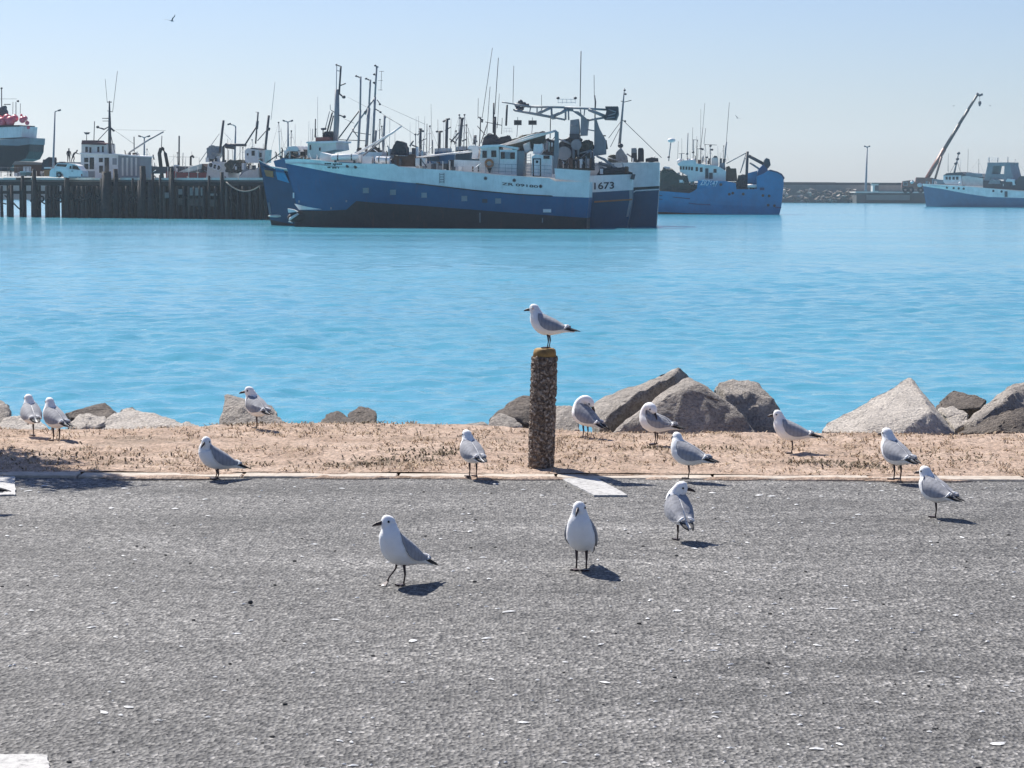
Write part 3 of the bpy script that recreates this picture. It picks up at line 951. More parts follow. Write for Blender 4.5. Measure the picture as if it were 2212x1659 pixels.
def barred(m):
    """overlapping rows of feathers: soft scalloped bars along the wing"""
    nt = m.node_tree; b = nt.nodes["Principled BSDF"]
    old = b.inputs["Base Color"].links[0].from_socket
    w = N(nt, "ShaderNodeTexWave", Scale=13.0, Distortion=3.5, Detail=2.0)
    w.inputs["Detail Scale"].default_value = 3.0
    L(nt, coords(nt, (1, .5, -.7)), w.inputs["Vector"])
    r = ramp(nt, w.outputs["Fac"], [(0.0, (0.86,) * 3), (0.35, (1.0,) * 3), (1.0, (1.07,) * 3)])
    L(nt, mixc(nt, 1.0, old, r.outputs[0], 'MULTIPLY'), b.inputs["Base Color"])
barred(MANTLE)
PRIMARY = feather_mat("black_primaries", (0.012, 0.012, 0.014), (0.03, 0.03, 0.032))
BILL = feather_mat("dark_bill", (0.020, 0.010, 0.010), (0.035, 0.016, 0.014), 0.4)
LEGM = feather_mat("dark_red_legs", (0.030, 0.014, 0.013), (0.055, 0.022, 0.020), 0.6)
EYEM, _nt, _b = nodes_of("dark_eye")
_b.inputs["Base Color"].default_value = (0.006, 0.005, 0.005, 1); _b.inputs["Roughness"].default_value = 0.15

TRUNK = [(-.180, .122, .017, .0035), (-.150, .126, .023, .007), (-.118, .132, .029, .015), (-.085, .139, .038, .028), (-.045, .146, .048, .042),
         (-.005, .152, .0545, .0505), (.032, .162, .0555, .0545), (.058, .177, .051, .050)]
def trunk_at(x):
    xs = [q[0] for q in TRUNK]
    return [float(np.interp(x, xs, [q[i] for q in TRUNK])) for i in (1, 2, 3)]
def catmull(P, k=3):
    P = [np.array(p, float) for p in P]
    out = []
    for i in range(len(P) - 1):
        a, b, c, d = P[max(i - 1, 0)], P[i], P[i + 1], P[min(i + 2, len(P) - 1)]
        for j in range(k):
            t = j / k
            out.append(0.5 * ((2 * b) + (c - a) * t + (2 * a - 5 * b + 4 * c - d) * t * t + (3 * b - a - 3 * c + d) * t ** 3))
    out.append(P[-1])
    return out
def gull(label, foot, heading, scale=1.0, neck=1.0, head_yaw=0.0, head_pitch=8.0, preen=False, legs=('stand', 'stand'),
         pitch=0.0, leg_k=0.76, plump=1.0, ruffle=0.0):
    root = thing("gull", label, "gull", foot, R(heading), "gulls standing along the shore and car park")
    scale *= 1.085
    root.scale = (scale * 0.91, scale, scale)
    lift = 0.085 * (leg_k - 1.0)
    rp = Matrix.Rotation(-R(pitch), 3, 'Y')
    piv = Vector((0, 0, 0.14))
    def T(p):
        return (rp @ (Vector(p) - piv)) + piv + Vector((0, 0, lift))
    # spine rows: x, y, z, half width, half height, facing yaw
    plump *= 1.09
    rows = [(x, 0, z, w * plump, h * plump, 0) for x, z, w, h in TRUNK]
    yw = R(head_yaw)
    if not preen:
        for k, (dz, dx, w, h) in enumerate([(.205, .074, .0495, .0505), (.224, .080, .0410, .0415), (.239, .085, .0335, .0350), (.253, .091, .0285, .0345),
                                            (.2675, .0905, .0262, .0320), (.2790, .0875, .0185, .0230), (.2845, .0860, .0072, .0095)]):
            f = min(1.0, (k + 0.3) / 2.6)
            y_ = yw * f
            z = .195 + (dz - .195) * neck if dz < .24 else .195 + (.24 - .195) * neck + (dz - .24)
            ax = .072 - (1 - neck) * 0.01
            rows.append((ax + (dx - .072) * math.cos(y_), (dx - .072) * math.sin(y_), z, w, h, y_))
    else:
        sgn = preen
        for x, y, z, w, h in ((.070, .0, .207, .040, .041), (.066, .004, .230, .032, .033), (.052, .012, .249, .0275, .029), (.030, .022, .255, .0262, .029),
                              (.010, .031, .246, .0250, .028), (-.004, .037, .230, .0205, .023), (-.010, .040, .218, .010, .012)):
            rows.append((x, y * sgn, z, w, h, 0.0))
    sm = catmull(rows, 3)
    n = 18
    rings = []
    for i, q in enumerate(sm):
        c = Vector(q[:3])
        t = (Vector(sm[min(i + 1, len(sm) - 1)][:3]) - Vector(sm[max(i - 1, 0)][:3])).normalized()
        s = Vector((-math.sin(q[5]), math.cos(q[5]), 0))
        s = (s - t * s.dot(t)).normalized()
        nn = t.cross(s)
        rg = []
        for k in range(n):
            a = 2 * math.pi * k / n
            p = c + s * (q[3] * math.cos(a)) + nn * (q[4] * math.sin(a))
            p += (p - c) * (0.035 * noise.noise(p * 40 + Vector((heading, 0, 0))))
            rg.append(T(p))
        rings.append(rg)
    body = MB().loft(rings).build("body", PLUME, root, True)
    # bill and eyes on the head
    if not preen:
        f = Vector((math.cos(yw), math.sin(yw), 0)); s = Vector((-math.sin(yw), math.cos(yw), 0))
        z = .195 + .045 * neck + .0145
        hc = Vector((.072 - (1 - neck) * .01, 0, z)) + f * .0185
        down = R(head_pitch)
        bd = f * math.cos(down) - Vector((0, 0, 1)) * math.sin(down)
        b0 = hc + f * .0265 - Vector((0, 0, .002))
    else:
        f = Vector((-0.45, 0.35 * preen, -0.8)).normalized(); s = f.cross(Vector((0, 1, 0))).normalized()
        s = Vector((0.5, 0.8 * preen, 0.1)).normalized()
        hc = Vector((.012, .030 * preen, .243)); bd = f; b0 = Vector((-.008, .039 * preen, .224))
    upv = bd.cross(s).normalized()
    br = []
    for l, w, h, dr in ((0, .0080, .0098, 0), (.013, .0066, .0088, 0), (.029, .0050, .0072, -.0006), (.040, .0034, .0052, -.0030), (.047, .0010, .0018, -.0065)):
        c = b0 + bd * l
        c = c + Vector((0, 0, 1)) * dr
        br.append([T(c + s * (w * math.cos(a)) + upv * (h * math.sin(a))) for a in (2 * math.pi * k / 8 for k in range(8))])
    MB().loft(br).build("bill", BILL, root, True)
    for sg in (-1, 1):
        e = hc + f * .0105 + s * (sg * .0250) + Vector((0, 0, .0055))
        MB().ball(T(e), .0056, 8, 5).build("eye", EYEM, root, True)
    # folded wings
    for sg in (-1, 1):
        st = [(.056, 64, 48), (.048, 78, 20), (.032, 86, 0), (.006, 87, -12), (-.026, 87, -18), (-.056, 87, -17), (-.084, 86, -10), (-.108, 84, 2),
              (-.130, 78, 14), (-.150, 66, 34)]
        rg = []
        for x, t1, t0 in st:
            zc, w, h = trunk_at(x)
            w, h = max(w, .027) * plump, max(h, .018) * plump
            if x > .05:
                zc += (x - .05) * 0.3
            zc += max(0, -x - .08) * 0.10
            outer, inner = [], []
            for k in range(9):
                a = R(t0 + (t1 - t0) * k / 8)
                lift_edge = 0.006 + 0.004 * math.sin(math.pi * k / 8) + (0.0035 if k == 0 else 0)
                rf = ruffle * 0.010 * noise.noise((x * 40, k * 0.9, sg * 3 + heading))
                o = lift_edge + rf
                outer.append(T((x, sg * (w + o) * math.cos(a), zc + (h + o) * math.sin(a))))
                inner.append(T((x, sg * (w - .007) * math.cos(a), zc + (h - .007) * math.sin(a))))
            rg.append(outer + inner[::-1])
        wing = MB().loft(rg).build("wing", MANTLE, root, 'auto')
        arc = []
        zc, w, h = trunk_at(-.122)
        w, h = max(w, .027) * plump + .0085, max(h, .018) * plump + .0085
        for k in range(8):
            a = R(10 + 66 * k / 7)
            arc.append(T((-.118 - .016 * math.sin(math.pi * k / 7), sg * w * math.cos(a), zc + .004 + h * math.sin(a))))
        MB().tube(arc, [.002, .0045, .006, .0065, .0065, .006, .0045, .002], 7).build("tertial_edge", PLUME, wing, True)
        for j, (l, y0, z0) in enumerate(((.222, .010, .1235), (.205, .015, .1275), (.188, .020, .1315))):
            rr = []
            for x, y, z, w, h in ((-.100, .024 + .002 * j, .151, .008, .003), (-.140, .021 + .001 * j, .1435, .0105, .0035),
                                  (-.140 - (l - .14) * .6, (y0 + .020) / 2, (z0 + .141) / 2, .0085, .003), (-l, y0, z0, .0016, .001)):
                rr.append([T((x, sg * y + w * math.cos(a), z - 0.0035 * j + h * math.sin(a))) for a in (2 * math.pi * k / 8 for k in range(8))])
            MB().loft(rr).build("wing_tip", PRIMARY, wing, True)
    # legs
    one = 'tuck' in legs
    for sg, kind in zip((1, -1), legs):
        y = sg * (.008 if one and kind != 'tuck' else .021)
        hip = T((-.004, y, .112))
        if kind == 'stand':
            pts = [hip, Vector((hip.x - .007, y, .055 * leg_k)), Vector((hip.x + .001, y, .006))]
            fc, tilt = pts[-1], 0.0
        elif kind == 'step':
            pts = [hip, Vector((hip.x + .010, y, .062)), Vector((hip.x + .046, y, .032)), Vector((hip.x + .056, y, .016))]
            fc, tilt = pts[-1], 0.45
        else:
            pts = [hip, Vector((hip.x + .012, y * 1.1, hip.z - .018))]
            fc = None
        rad = [.0068, .0042, .0036, .0034][:len(pts)]
        if kind == 'stand' and len(pts) == 3:
            pts.insert(2, pts[1].lerp(pts[2], .12)); rad = [.0075, .0046, .0036, .0036]
        leg = MB().tube(pts, rad, 7).build("leg", LEGM, root, True)
        if fc is not None:
            toes = [(-.010, 0), (.004, .006), (.034, .020), (.031, .008), (.043, 0), (.031, -.008), (.034, -.020), (.004, -.006)]
            up, dn = [], []
            for x, yy in toes:
                z = fc.z - .003 - x * math.sin(tilt)
                up.append((fc.x + x * math.cos(tilt), fc.y + yy, z + .0035)); dn.append((fc.x + x * math.cos(tilt), fc.y + yy, z - .0028))
            MB().loft([dn, up]).build("foot", LEGM, leg)
    return root

def on_turf(px, py):
    p = ground(px, py, 0.03)
    p.z = strip_z(p.x, p.y) + 0.001
    return p
def on_road(px, py):
    p = ground(px, py, 0.0)
    p.z = asphalt_z(p.x, p.y) + 0.001
    return p
ONE = ('stand', 'tuck'); ONE2 = ('tuck', 'stand')
gull("gull perched on top of the brown post, facing left", POST_TOP + Vector((0.018, -0.01, 0.001)), 164, 0.96, 0.98, 8, 4)
gull("gull stepping forward on the asphalt, leftmost bird there, bill to the left", on_road(866, 1262), 222, 1.02, 1.08, -22, 18, legs=('stand', 'step'), pitch=12)
gull("gull facing the camera on the asphalt with its head lowered", on_road(1256, 1231), 257, 1.03, 1.12, -2, 42, pitch=16)
gull("gull standing on one leg on the asphalt with its head turned right in profile", on_road(1467, 1168), 102, 0.98, 1.02, -102, 12, legs=ONE, pitch=8, ruffle=0.6)
gull("gull on one leg at the right of the asphalt, its back to the camera", on_road(2022, 1118), 122, 0.98, 0.80, 16, 6, legs=ONE, ruffle=0.7)
gull("crouching gull with short legs by the kerb, left of centre, head turned to the camera", on_turf(468, 1024), 200, 1.02, 0.70, 52, 30, leg_k=0.46, pitch=8)
gull("gull seen from behind by the kerb, left of the post", on_turf(1021, 1024), 112, 0.98, 0.95, 12, 4, ruffle=0.4)
gull("leftmost gull on the turf, standing on one leg with its back to the camera", on_turf(69, 943), 112, 1.0, 0.95, 10, 4, legs=ONE2)
gull("second gull from the left on the turf, back to the camera with both legs showing", on_turf(121, 951), 128, 1.02, 0.98, -6, 4)
gull("gull on one leg before the blocky grey boulder, bill to the left", on_turf(556, 929), 124, 1.02, 1.05, 52, 8, legs=ONE, ruffle=0.8)
gull("preening gull right of the post with its head bowed into its breast", on_turf(1264, 944), 136, 1.03, 0.9, 0, 0, preen=-1, pitch=10, plump=1.04)
gull("preening gull with ruffled wings before the largest boulder", on_turf(1415, 961), 160, 1.02, 0.9, 0, 0, preen=1, plump=1.03, ruffle=1.6)
gull("gull on one leg at the kerb just below the preening birds, head turned away", on_turf(1487, 1029), 146, 1.0, 0.82, -26, 4, legs=ONE, plump=1.05)
gull("gull in profile on one leg left of the pale pyramid boulder, bill to the left", on_turf(1709, 978), 166, 1.0, 0.98, 4, 4, legs=ONE)
gull("gull at the kerb in front of the pale pyramid boulder, tail pointing right", on_turf(1937, 1032), 117, 1.06, 1.05, 14, 2)
# the bird just outside the frame whose shadow reaches in at the left edge
gull("gull outside the left edge, only its shadow in view", on_road(-66, 1108), 190, 1.02, 0.95, 0, 6)

# ---- birds in the air
def flyer(label, p, yaw, bank, scale, up=(35, 12)):
    root = thing("flying_bird", label, "bird", p, R(yaw), "birds in the sky")
    root.scale = (scale,) * 3
    rr = []
    for x, w, h in ((-.20, .03, .006), (-.12, .03, .018), (-.02, .05, .045), (.08, .045, .042), (.14, .030, .032), (.19, .012, .012)):
        rr.append([(x, w * math.cos(a), h * math.sin(a)) for a in (2 * math.pi * k / 10 for k in range(10))])
    MB().loft(rr).build("body", MANTLE, root, True)
    for sg, dih in ((1, up[0] + bank), (-1, up[1] - bank)):
        prof = []
        for q, ch, sweep in ((0.03, .12, 0), (.18, .13, .02), (.34, .10, -.01), (.48, .02, -.09)):
            a = R(dih if q < .2 else dih * 0.75)
            y, z = sg * q * math.cos(a), q * math.sin(a)
            prof.append([(sweep + ch / 2, y, z + .004), (sweep, y, z + .012), (sweep - ch / 2, y, z + .003), (sweep, y, z - .002)])
        MB().loft(prof).build("wing", DSTEEL, root, True)
    MB().loft([[(.18, .006, 0), (.18, 0, .006), (.18, -.006, 0)], [(.23, .001, -.006), (.23, 0, -.004), (.23, -.001, -.006)]]).build("bill", BILL, root)
flyer("bird gliding in the upper left sky", at(371, 45, 120), 62, 0, 0.85, (14, 66))
flyer("tiny bird in the sky right of the long thin antenna", at(1593, 255, 260), 120, 10, 1.0, (50, 6))
flyer("faint bird in the sky right of the crane hook", at(2139, 229, 560), 150, 0, 1.1, (30, 30))
flyer("faint bird in the sky left of the crane hook", at(2060, 229, 560), 30, 0, 1.1, (30, 30))

# ================================================================== moored ships
def rail(fr, par, z, ys, x0, x1, slope, t, posts=6, r=0.02, mat=None):
    """a run of guard rail; ys are picture heights at x0, slope the drop to x1"""
    mb = MB()
    for y in ys:
        mb.tube(fr.pts3(z((x0, y), (x1, y + slope)), t), r, 5)
    for k in range(posts + 1):
        f = k / posts
        x = x0 + (x1 - x0) * f
        mb.tube(fr.pts3(z((x, ys[0] + slope * f), (x, ys[-1] + 18 + slope * f)), t), r, 5)
    mb.build("guard_rail", mat or WHITE, par)
def ladder(fr, par, z, x0, x1, y0, y1, n, t, mat=STEEL):
    mb = MB()
    for x in (x0, x1):
        mb.tube(fr.pts3(z((x, y0), (x, y1)), t), 0.03, 5)
    o = mb.build("ladder", mat, par)
    for k in range(n):
        y = y0 + (y1 - y0) * (k + .5) / n
        MB().tube(fr.pts3(z((x0, y), (x1, y)), t), 0.025, 5).build("rung", mat, o)
def lamp(fr, par, z, p, t, r=0.16, mat=None):
    s, zz = fr.loc(z(p)[0], t)
    MB().ball((s, t, zz), (r, r, r * .8), 8, 5).build("deck_lamp", mat or DSTEEL, par, True)
def drum(fr, par, z, p, r_px, t0, t1, name="net_drum", mat=None, core=None):
    s, zz = fr.loc(z(p)[0], t1)
    s2, _ = fr.loc(z((p[0] + r_px, p[1]))[0], t1)
    r = abs(s2 - s)
    o = MB().disc((s, (t0 + t1) / 2, zz), r * .62, abs(t1 - t0) * .92).build(name, core or NETTING, par, True)
    for t in (t0, t1):
        MB().disc((s, t, zz), r, 0.07, 20).build("flange", mat or STEEL, o)

# ---------------- ship A: navy and white trawler with the long white rail, nearest
A = Frame(1270, 260, 615, 263)
ra = A.root("trawler", "navy and white trawler with square hull plates, nearest and longest of the moored ships", "ship", "moored fishing ships")
top = Z5((306, 1190), (0, 1185)) + Z4((1180, 1172), (740, 1145), (330, 1105), (0, 1085)) + Z3((1240, 1035), (1225, 1012), (880, 1008), (660, 998), (530, 977), (330, 965), (215, 972))
mid = Z5((304, 1330), (0, 1318)) + Z4((900, 1310), (500, 1275), (0, 1215)) + Z3((1100, 1160), (800, 1118), (500, 1062), (222, 1006))
boot = Z5((286, 1510), (0, 1490)) + Z4((700, 1460), (0, 1405)) + Z3((1100, 1372), (850, 1350), (800, 1430), (600, 1440), (335, 1436))
low = Z5((284, 1625), (0, 1622)) + Z3((1513, 1620), (800, 1590), (300, 1575))
tfA = hull(A, ra, [top, mid, boot, low], [WHITE, NAVY, BOOT, BOOT], ["topsides", "hull", "boot_topping"], 4.4, 0.84, 0.62, 2.3, [1, .985, .93, .88], 56)
slab(A, ra, "stern_bulwark", WHITE, Z4((1196, 1086), (1205, 1178)) + Z5((306, 1195), (318, 1090)), 3.76, 3.60)
slab(A, ra, "stern_bulwark", WHITE, Z4((1196, 1086), (1205, 1178)) + Z5((306, 1195), (318, 1090)), -3.60, -3.76)
for k, (z, p, h) in enumerate([(Z3, (957, 1255), 27), (Z3, (1205, 1272), 27), (Z3, (1490, 1298), 25), (Z4, (418, 1347), 25), (Z4, (710, 1368), 25)]):
    plate(A, ra, tfA, "hull_plate", STEEL, z(rect(p[0] - h, p[1] - h * .9, p[0] + h, p[1] + h * .9)), 0.05)
plate(A, ra, tfA, "hull_plate", DSTEEL, Z4(rect(573, 1352, 617, 1384)), 0.05)
sgn = plate(A, ra, tfA, "hull_plate", WHITE, Z4(rect(1098, 1438, 1168, 1467)), 0.05)
for z, p in ((Z3, (788, 1033)), (Z3, (862, 1040)), (Z4, (601, 1173)), (Z4, (849, 1190)), (Z4, (1077, 1242))):
    porthole(A, ra, tfA, z(p)[0], 0.17)
lettering(A, ra, "ZR 09180", INK, *Z4((742, 1230), (1055, 1256)), 5.6, tfA, bold=0.012, label="squat black registration number ZR 09180")
for x0, x1, y in ((578, 640, 1010), (652, 740, 1014), (604, 634, 1044), (646, 690, 1048), (698, 712, 1048)):   # weathered, unreadable name
    n = max(1, int((x1 - x0) / 16))
    for k in range(n):
        w = (x1 - x0) / n
        plate(A, ra, tfA, "worn_letter", INK, Z3(rect(x0 + w * k + 1.5, y - 6, x0 + w * (k + 1) - 1.5, y + 6)), 0.03)
# bulbous bow and white wedge
s_, z_ = A.loc(Z3((300, 1490))[0], 0)
MB().ball((s_ - 0.5, 0, z_ - 0.15), (1.3, 0.5, 0.6), 14, 9).build("bulb", BOOT, ra, True)
pole(A, ra, "bulb_mark", WHITE, Z3((322, 1452), (338, 1468), (300, 1490), (262, 1515), (250, 1538), (285, 1552)), 0.62, [.05, .13, .15, .15, .10, .05], 8)
slab(A, ra, "bulb_fin", WHITE, Z3((240, 1420), (300, 1432), (332, 1450), (246, 1458)), 0.66, -0.1)
plate(A, ra, tfA, "bow_mark", WHITE, Z3((302, 1376), (420, 1404), (555, 1428), (345, 1432)), 0.06)
plate(A, ra, tfA, "draught_mark", WHITE, Z3(rect(288, 1275, 300, 1325)), 0.04)
for p in ((345, 1356), (778, 1352), (638, 1418)):
    plate(A, ra, tfA, "hull_fitting", STEEL, Z3(rect(p[0] - 7, p[1] - 10, p[0] + 7, p[1] + 10)), 0.06)
for x in (553, 1093):
    plate(A, ra, tfA, "draught_mark", STEEL, Z4(rect(x - 4, 1470 + (x > 600) * 45, x + 4, 1555)), 0.04)
plate(A, ra, tfA, "rubbing_strake", BLACK, Z4((0, 1213), (500, 1272), (900, 1308), (1180, 1322), (1180, 1330), (900, 1317), (500, 1281), (0, 1222)), 0.08)
o = ladder(A, ra, Z4, 205, 242, 1128, 1215, 4, 4.5, DSTEEL)
# fore deck: rafts, winch, cable reel
slab(A, ra, "forecastle_house", WHITE, Z3((530, 975), (540, 905), (640, 930), (900, 925), (900, 1000), (530, 985)), 2.2, -2.2)
for z, pts, r in ((Z3, ((640, 952), (890, 950)), 0.36), (Z3, ((1045, 975), (1180, 982)), 0.40)):
    p0, p1 = A.pts3(z(*pts), 3.0)
    v0, v1 = Vector(p0), Vector(p1)
    rr = [v0, v0.lerp(v1, .06), v0.lerp(v1, .94), v1]
    o = MB().tube(rr, [r * .6, r, r, r * .6], 12).build("liferaft_canister", WHITE, ra, 'auto')
    for f in (.25, .75):
        q = v0.lerp(v1, f)
        MB().tube([q - Vector((.06, 0, 0)), q + Vector((.06, 0, 0))], r * 1.04, 12).build("strap", BLACK, o)
    for f in (.15, .85):
        q = v0.lerp(v1, f)
        MB().box(q - Vector((0, 0, r + .3)), (.2, .5, .6)).build("cradle", DSTEEL, o)
slab(A, ra, "winch_bed", BROWN, Z3((1195, 1030), (1215, 935), (1400, 945), (1400, 1035)), 2.4, -1.5)
heap(A, ra, "winch_cover", TARP, Z3((1195, 930), (1225, 840), (1250, 800), (1320, 820), (1345, 930)), 1.6, -1.2, 0.15)
drum(A, ra, Z3, (1370, 965), 42, 0.4, 1.9, "cable_reel", BROWN)
for x0, x1, y0, y1 in ((925, 1010, 940, 1010), (1045, 1180, 940, 952), (1410, 1500, 960, 1030)):
    slab(A, ra, "deck_locker", WHITE, Z3(rect(x0, y0, x1, y1)), 2.8, 1.2)
rail(A, ra, Z3, (930, 955), 640, 905, 0, 3.6, 6)
pole(A, ra, "boom", WHITE, Z3((1285, 665), (1195, 730), (860, 925)), 0.6, [.10, .13, .14])
pole(A, ra, "boom", STEEL, Z3((1210, 715), (930, 935)), -0.4, .10)
# low white deckhouse aft of the foredeck, with stanchions
slab(A, ra, "deckhouse", WHITE, Z4((330, 1012), (590, 1022), (590, 1125), (330, 1110)), 2.6, -2.6)
slab(A, ra, "deckhouse", WHITE2, Z4((0, 1040), (145, 1045), (145, 1092), (0, 1085)), 2.4, -2.4)
slab(A, ra, "hatch_coaming", DSTEEL, Z4(rect(150, 1045, 270, 1092)), 2.4, -2.0)
slab(A, ra, "net_locker", TARP, Z4((275, 1040), (290, 1015), (326, 1012), (328, 1105), (275, 1100)), 2.8, -1)
rail(A, ra, Z4, (1018, 1060, 1090), 330, 590, 8, 3.4, 6)
# wheelhouse
slab(A, ra, "wheelhouse", PINKISH, Z4((565, 905), (600, 893), (715, 893), (722, 1140), (560, 1128), (548, 1000)), 2.7, -2.7)
slab(A, ra, "wheelhouse", WHITE, Z4((722, 925), (870, 925), (868, 1150), (722, 1140)), 2.75, -2.7)
slab(A, ra, "wheelhouse_roof", WHITE, Z4((545, 905), (585, 885), (720, 880), (880, 905), (880, 925), (720, 897), (560, 912)), 2.95, -2.95)
windows(A, ra, Z4, [(574, 935, 612, 996), (650, 932, 694, 990)], 2.70)
windows(A, ra, Z4, [(732, 945, 768, 1004), (815, 948, 855, 1006)], 2.75)
windows(A, ra, Z4, [(770, 946, 812, 1005)], 2.75, STEEL)
MB().torus((*[A.loc(Z4((632, 1045))[0], 2.95)[0], 2.95, A.loc(Z4((632, 1045))[0], 2.95)[1]],), 0.40, 0.13).build("life_ring", ORANGE, ra, True, label="dark orange life ring on the wheelhouse")
slab(A, ra, "life_ring_line", BLACK, Z4((612, 1082), (655, 1082), (640, 1125), (630, 1125)), 2.90, 2.72)
slab(A, ra, "funnel_casing", STEEL, Z4((872, 935), (935, 935), (930, 1155), (870, 1150)), 2.0, -1.8)
ladder(A, ra, Z4, 940, 992, 960, 1150, 8, 2.6)
slab(A, ra, "engine_house", WHITE, Z4((1000, 985), (1030, 965), (1175, 975), (1172, 1165), (1000, 1155)), 2.5, -2.5)
door = slab(A, ra, "door", WHITE, Z4(rect(1020, 1010, 1070, 1150)), 2.58, 2.4)
slab(A, door, "frame", BLACK, Z4(rect(1010, 1000, 1080, 1156)), 2.55, 2.4)
slab(A, door, "pane", GLASS, Z4(rect(1036, 1018, 1056, 1040)), 2.62, 2.5)
windows(A, ra, Z4, [(1102, 976, 1155, 1004)], 2.5)
heap(A, ra, "tarpaulin", WHITE, Z4((1020, 960), (1028, 880), (1095, 875), (1105, 925), (1080, 965)), 1.8, -0.6, 0.12)
rail(A, ra, Z4, (1045, 1078, 1108), 600, 1170, 20, 3.7, 10, 0.022, STEEL)
slab(A, ra, "stern_post", STEEL, Z4((1200, 760), (1230, 770), (1235, 930), (1210, 1130), (1180, 1140), (1192, 930)), 1.2, 0.6)
pole(A, ra, "boom", WHITE, Z4((1210, 760), (900, 850), (560, 930), (0, 992)), 0.9, [.15, .15, .13, .09])
pole(A, ra, "boom", WHITE2, Z4((1160, 775), (1000, 800), (740, 885)), 1.6, [.10, .13, .08])
heap(A, ra, "gear_heap", NETTING, Z4((820, 900), (840, 840), (950, 800), (1100, 770), (1120, 860), (1010, 930), (880, 925)), 0.4, -2.4, 0.25)
heap(A, ra, "gear_heap", TARP, Z4((580, 890), (590, 830), (630, 788), (690, 800), (720, 830), (800, 802), (830, 850), (820, 900)), -0.5, -3.0, 0.2)
heap(A, ra, "hanging_tarpaulin", WHITE2, Z4((925, 880), (985, 860), (995, 925), (950, 960)), 1.0, -0.2, 0.1)
for p in ((460, 905), (500, 905)):
    lamp(A, ra, Z4, p, 1.0, .2, WHITE)
slab(A, ra, "signal_house", WHITE, Z4((445, 915), (455, 890), (535, 890), (545, 915), (535, 1000), (480, 1000), (490, 930)), 1.4, -1.4)

# ---------------- ship B: trawler with the big net gantry, second in the raft
Bf = Frame(1360, 270, 566, 273)
rb = Bf.root("trawler", "navy trawler numbered 1673 with a lattice net gantry, behind the nearest ship", "ship", "moored fishing ships")
top = Z5((688, 1122), (380, 1132), (0, 1150)) + Z2((1560, 1050), (1400, 1020), (1312, 960))
mid = Z5((690, 1262), (360, 1282), (0, 1290)) + Z2((1640, 1090), (1450, 1045), (1316, 972))
st1 = Z5((690, 1345), (360, 1368), (0, 1380)) + Z2((1640, 1160), (1450, 1120), (1340, 1080))
low = Z5((640, 1610), (0, 1620)) + Z2((1600, 1600), (1425, 1560))
tfB = hull(Bf, rb, [top, mid, st1, low], [WHITE, NAVY2, NAVY2, BOOT], ["topsides", "sheer_strake", "hull"], 4.6, 0.84, 0.66, 2.6, [1, .99, .985, .9], 50)
plate(Bf, rb, tfB, "rubbing_strake", ORANGE, Z5((352, 1360), (690, 1340), (690, 1352), (352, 1375)), 0.10)
plate(Bf, rb, tfB, "stern_streak", STEEL, Z5((665, 1350), (690, 1350), (655, 1500), (635, 1500)), 0.05)
plate(Bf, rb, tfB, "corner_guard", STEEL, Z5((662, 1265), (692, 1262), (692, 1345), (665, 1350)), 0.05)
lettering(Bf, rb, "1673", INK, *Z5((352, 1258), (528, 1250)), 15.0, tfB, bold=0.014, label="bold black number 1673 on the white stern")
slab(Bf, rb, "fairlead", DSTEEL, Z5((672, 1165), (685, 1120), (718, 1122), (706, 1170)), 4.2, 3.4)
plate(Bf, rb, tfB, "anchor_pocket", ORANGE, Z2((1365, 1060), (1455, 1075), (1460, 1140), (1385, 1125)), 0.05)
plate(Bf, rb, tfB, "bow_panel", BRIGHT, Z2((1475, 1045), (1560, 1060), (1620, 1195), (1500, 1160)), 0.05)
for k in range(6):
    y = 1400 + k * 20
    s, t, z = on_hull(Bf, tfB, Z2((1415 + k * 3, y))[0])
    MB().torus((s, t + .1, z), .10, .035, 8, 5).build("chain_link", STEEL, rb)
s_, z_ = Bf.loc(Z2((1440, 1525))[0], 0.6)
MB().ball((s_ - 1.0, 0.2, z_), (1.5, .35, .20), 12, 7).build("bulb", WHITE2, rb, True)
# gantry
g = [((180, 182), (380, 216), .07), ((380, 216), (620, 256), .12), ((620, 256), (1180, 268), .11), ((1180, 268), (1840, 303), .11),
     ((385, 312), (960, 420), .14), ((960, 420), (1190, 465), .10), ((1560, 472), (1830, 428), .11), ((740, 372), (960, 268), .16), ((990, 412), (1230, 300), .16),
     ((1560, 300), (1825, 410), .17), ((740, 258), (740, 370), .07), ((970, 275), (975, 415), .10), ((1195, 300), (1195, 465), .10),
     ((1240, 300), (1245, 470), .08), ((640, 256), (620, 350), .06), ((1430, 300), (1440, 370), .06), ((1500, 300), (1490, 400), .06), ((820, 262), (800, 380), .06)]
for dt in (1.5, -1.5):
    for p, q, r in g:
        pole(Bf, rb, "gantry_member", STEEL if dt > 0 else DSTEEL, Z8(p, q), dt, r * 1.25)
for p in ((975, 420), (1230, 290), (385, 312), (740, 370), (1560, 470)):
    s, z = Bf.loc(Z8(p)[0], 0)
    MB().tube([(s, -1.6, z), (s, 1.6, z)], .10).build("gantry_crossbar", DSTEEL, rb, True)
slab(Bf, rb, "gantry_knuckle", STEEL, Z8((945, 400), (985, 370), (1020, 395), (1010, 440), (960, 445)), 1.9, -1.9)
slab(Bf, rb, "gantry_head", STEEL, Z8((1165, 270), (1300, 270), (1310, 320), (1400, 330), (1560, 470), (1535, 710), (1430, 715), (1440, 420), (1290, 320), (1165, 310)), 1.3, -1.3)
hb_ = slab(Bf, rb, "gantry_box", DSTEEL, Z8((1825, 250), (2030, 250), (2036, 370), (2000, 462), (1810, 455), (1845, 330)), 1.9, -1.9)
for p, q in (((1880, 300), (2000, 340)), ((1870, 400), (1990, 360)), ((1850, 440), (1980, 420))):
    pole(Bf, hb_, "brace", STEEL, Z8(p, q), 1.95, .08)
rail(Bf, rb, Z8, (135, 185), 1075, 1350, 4, 0.9, 4, 0.03)
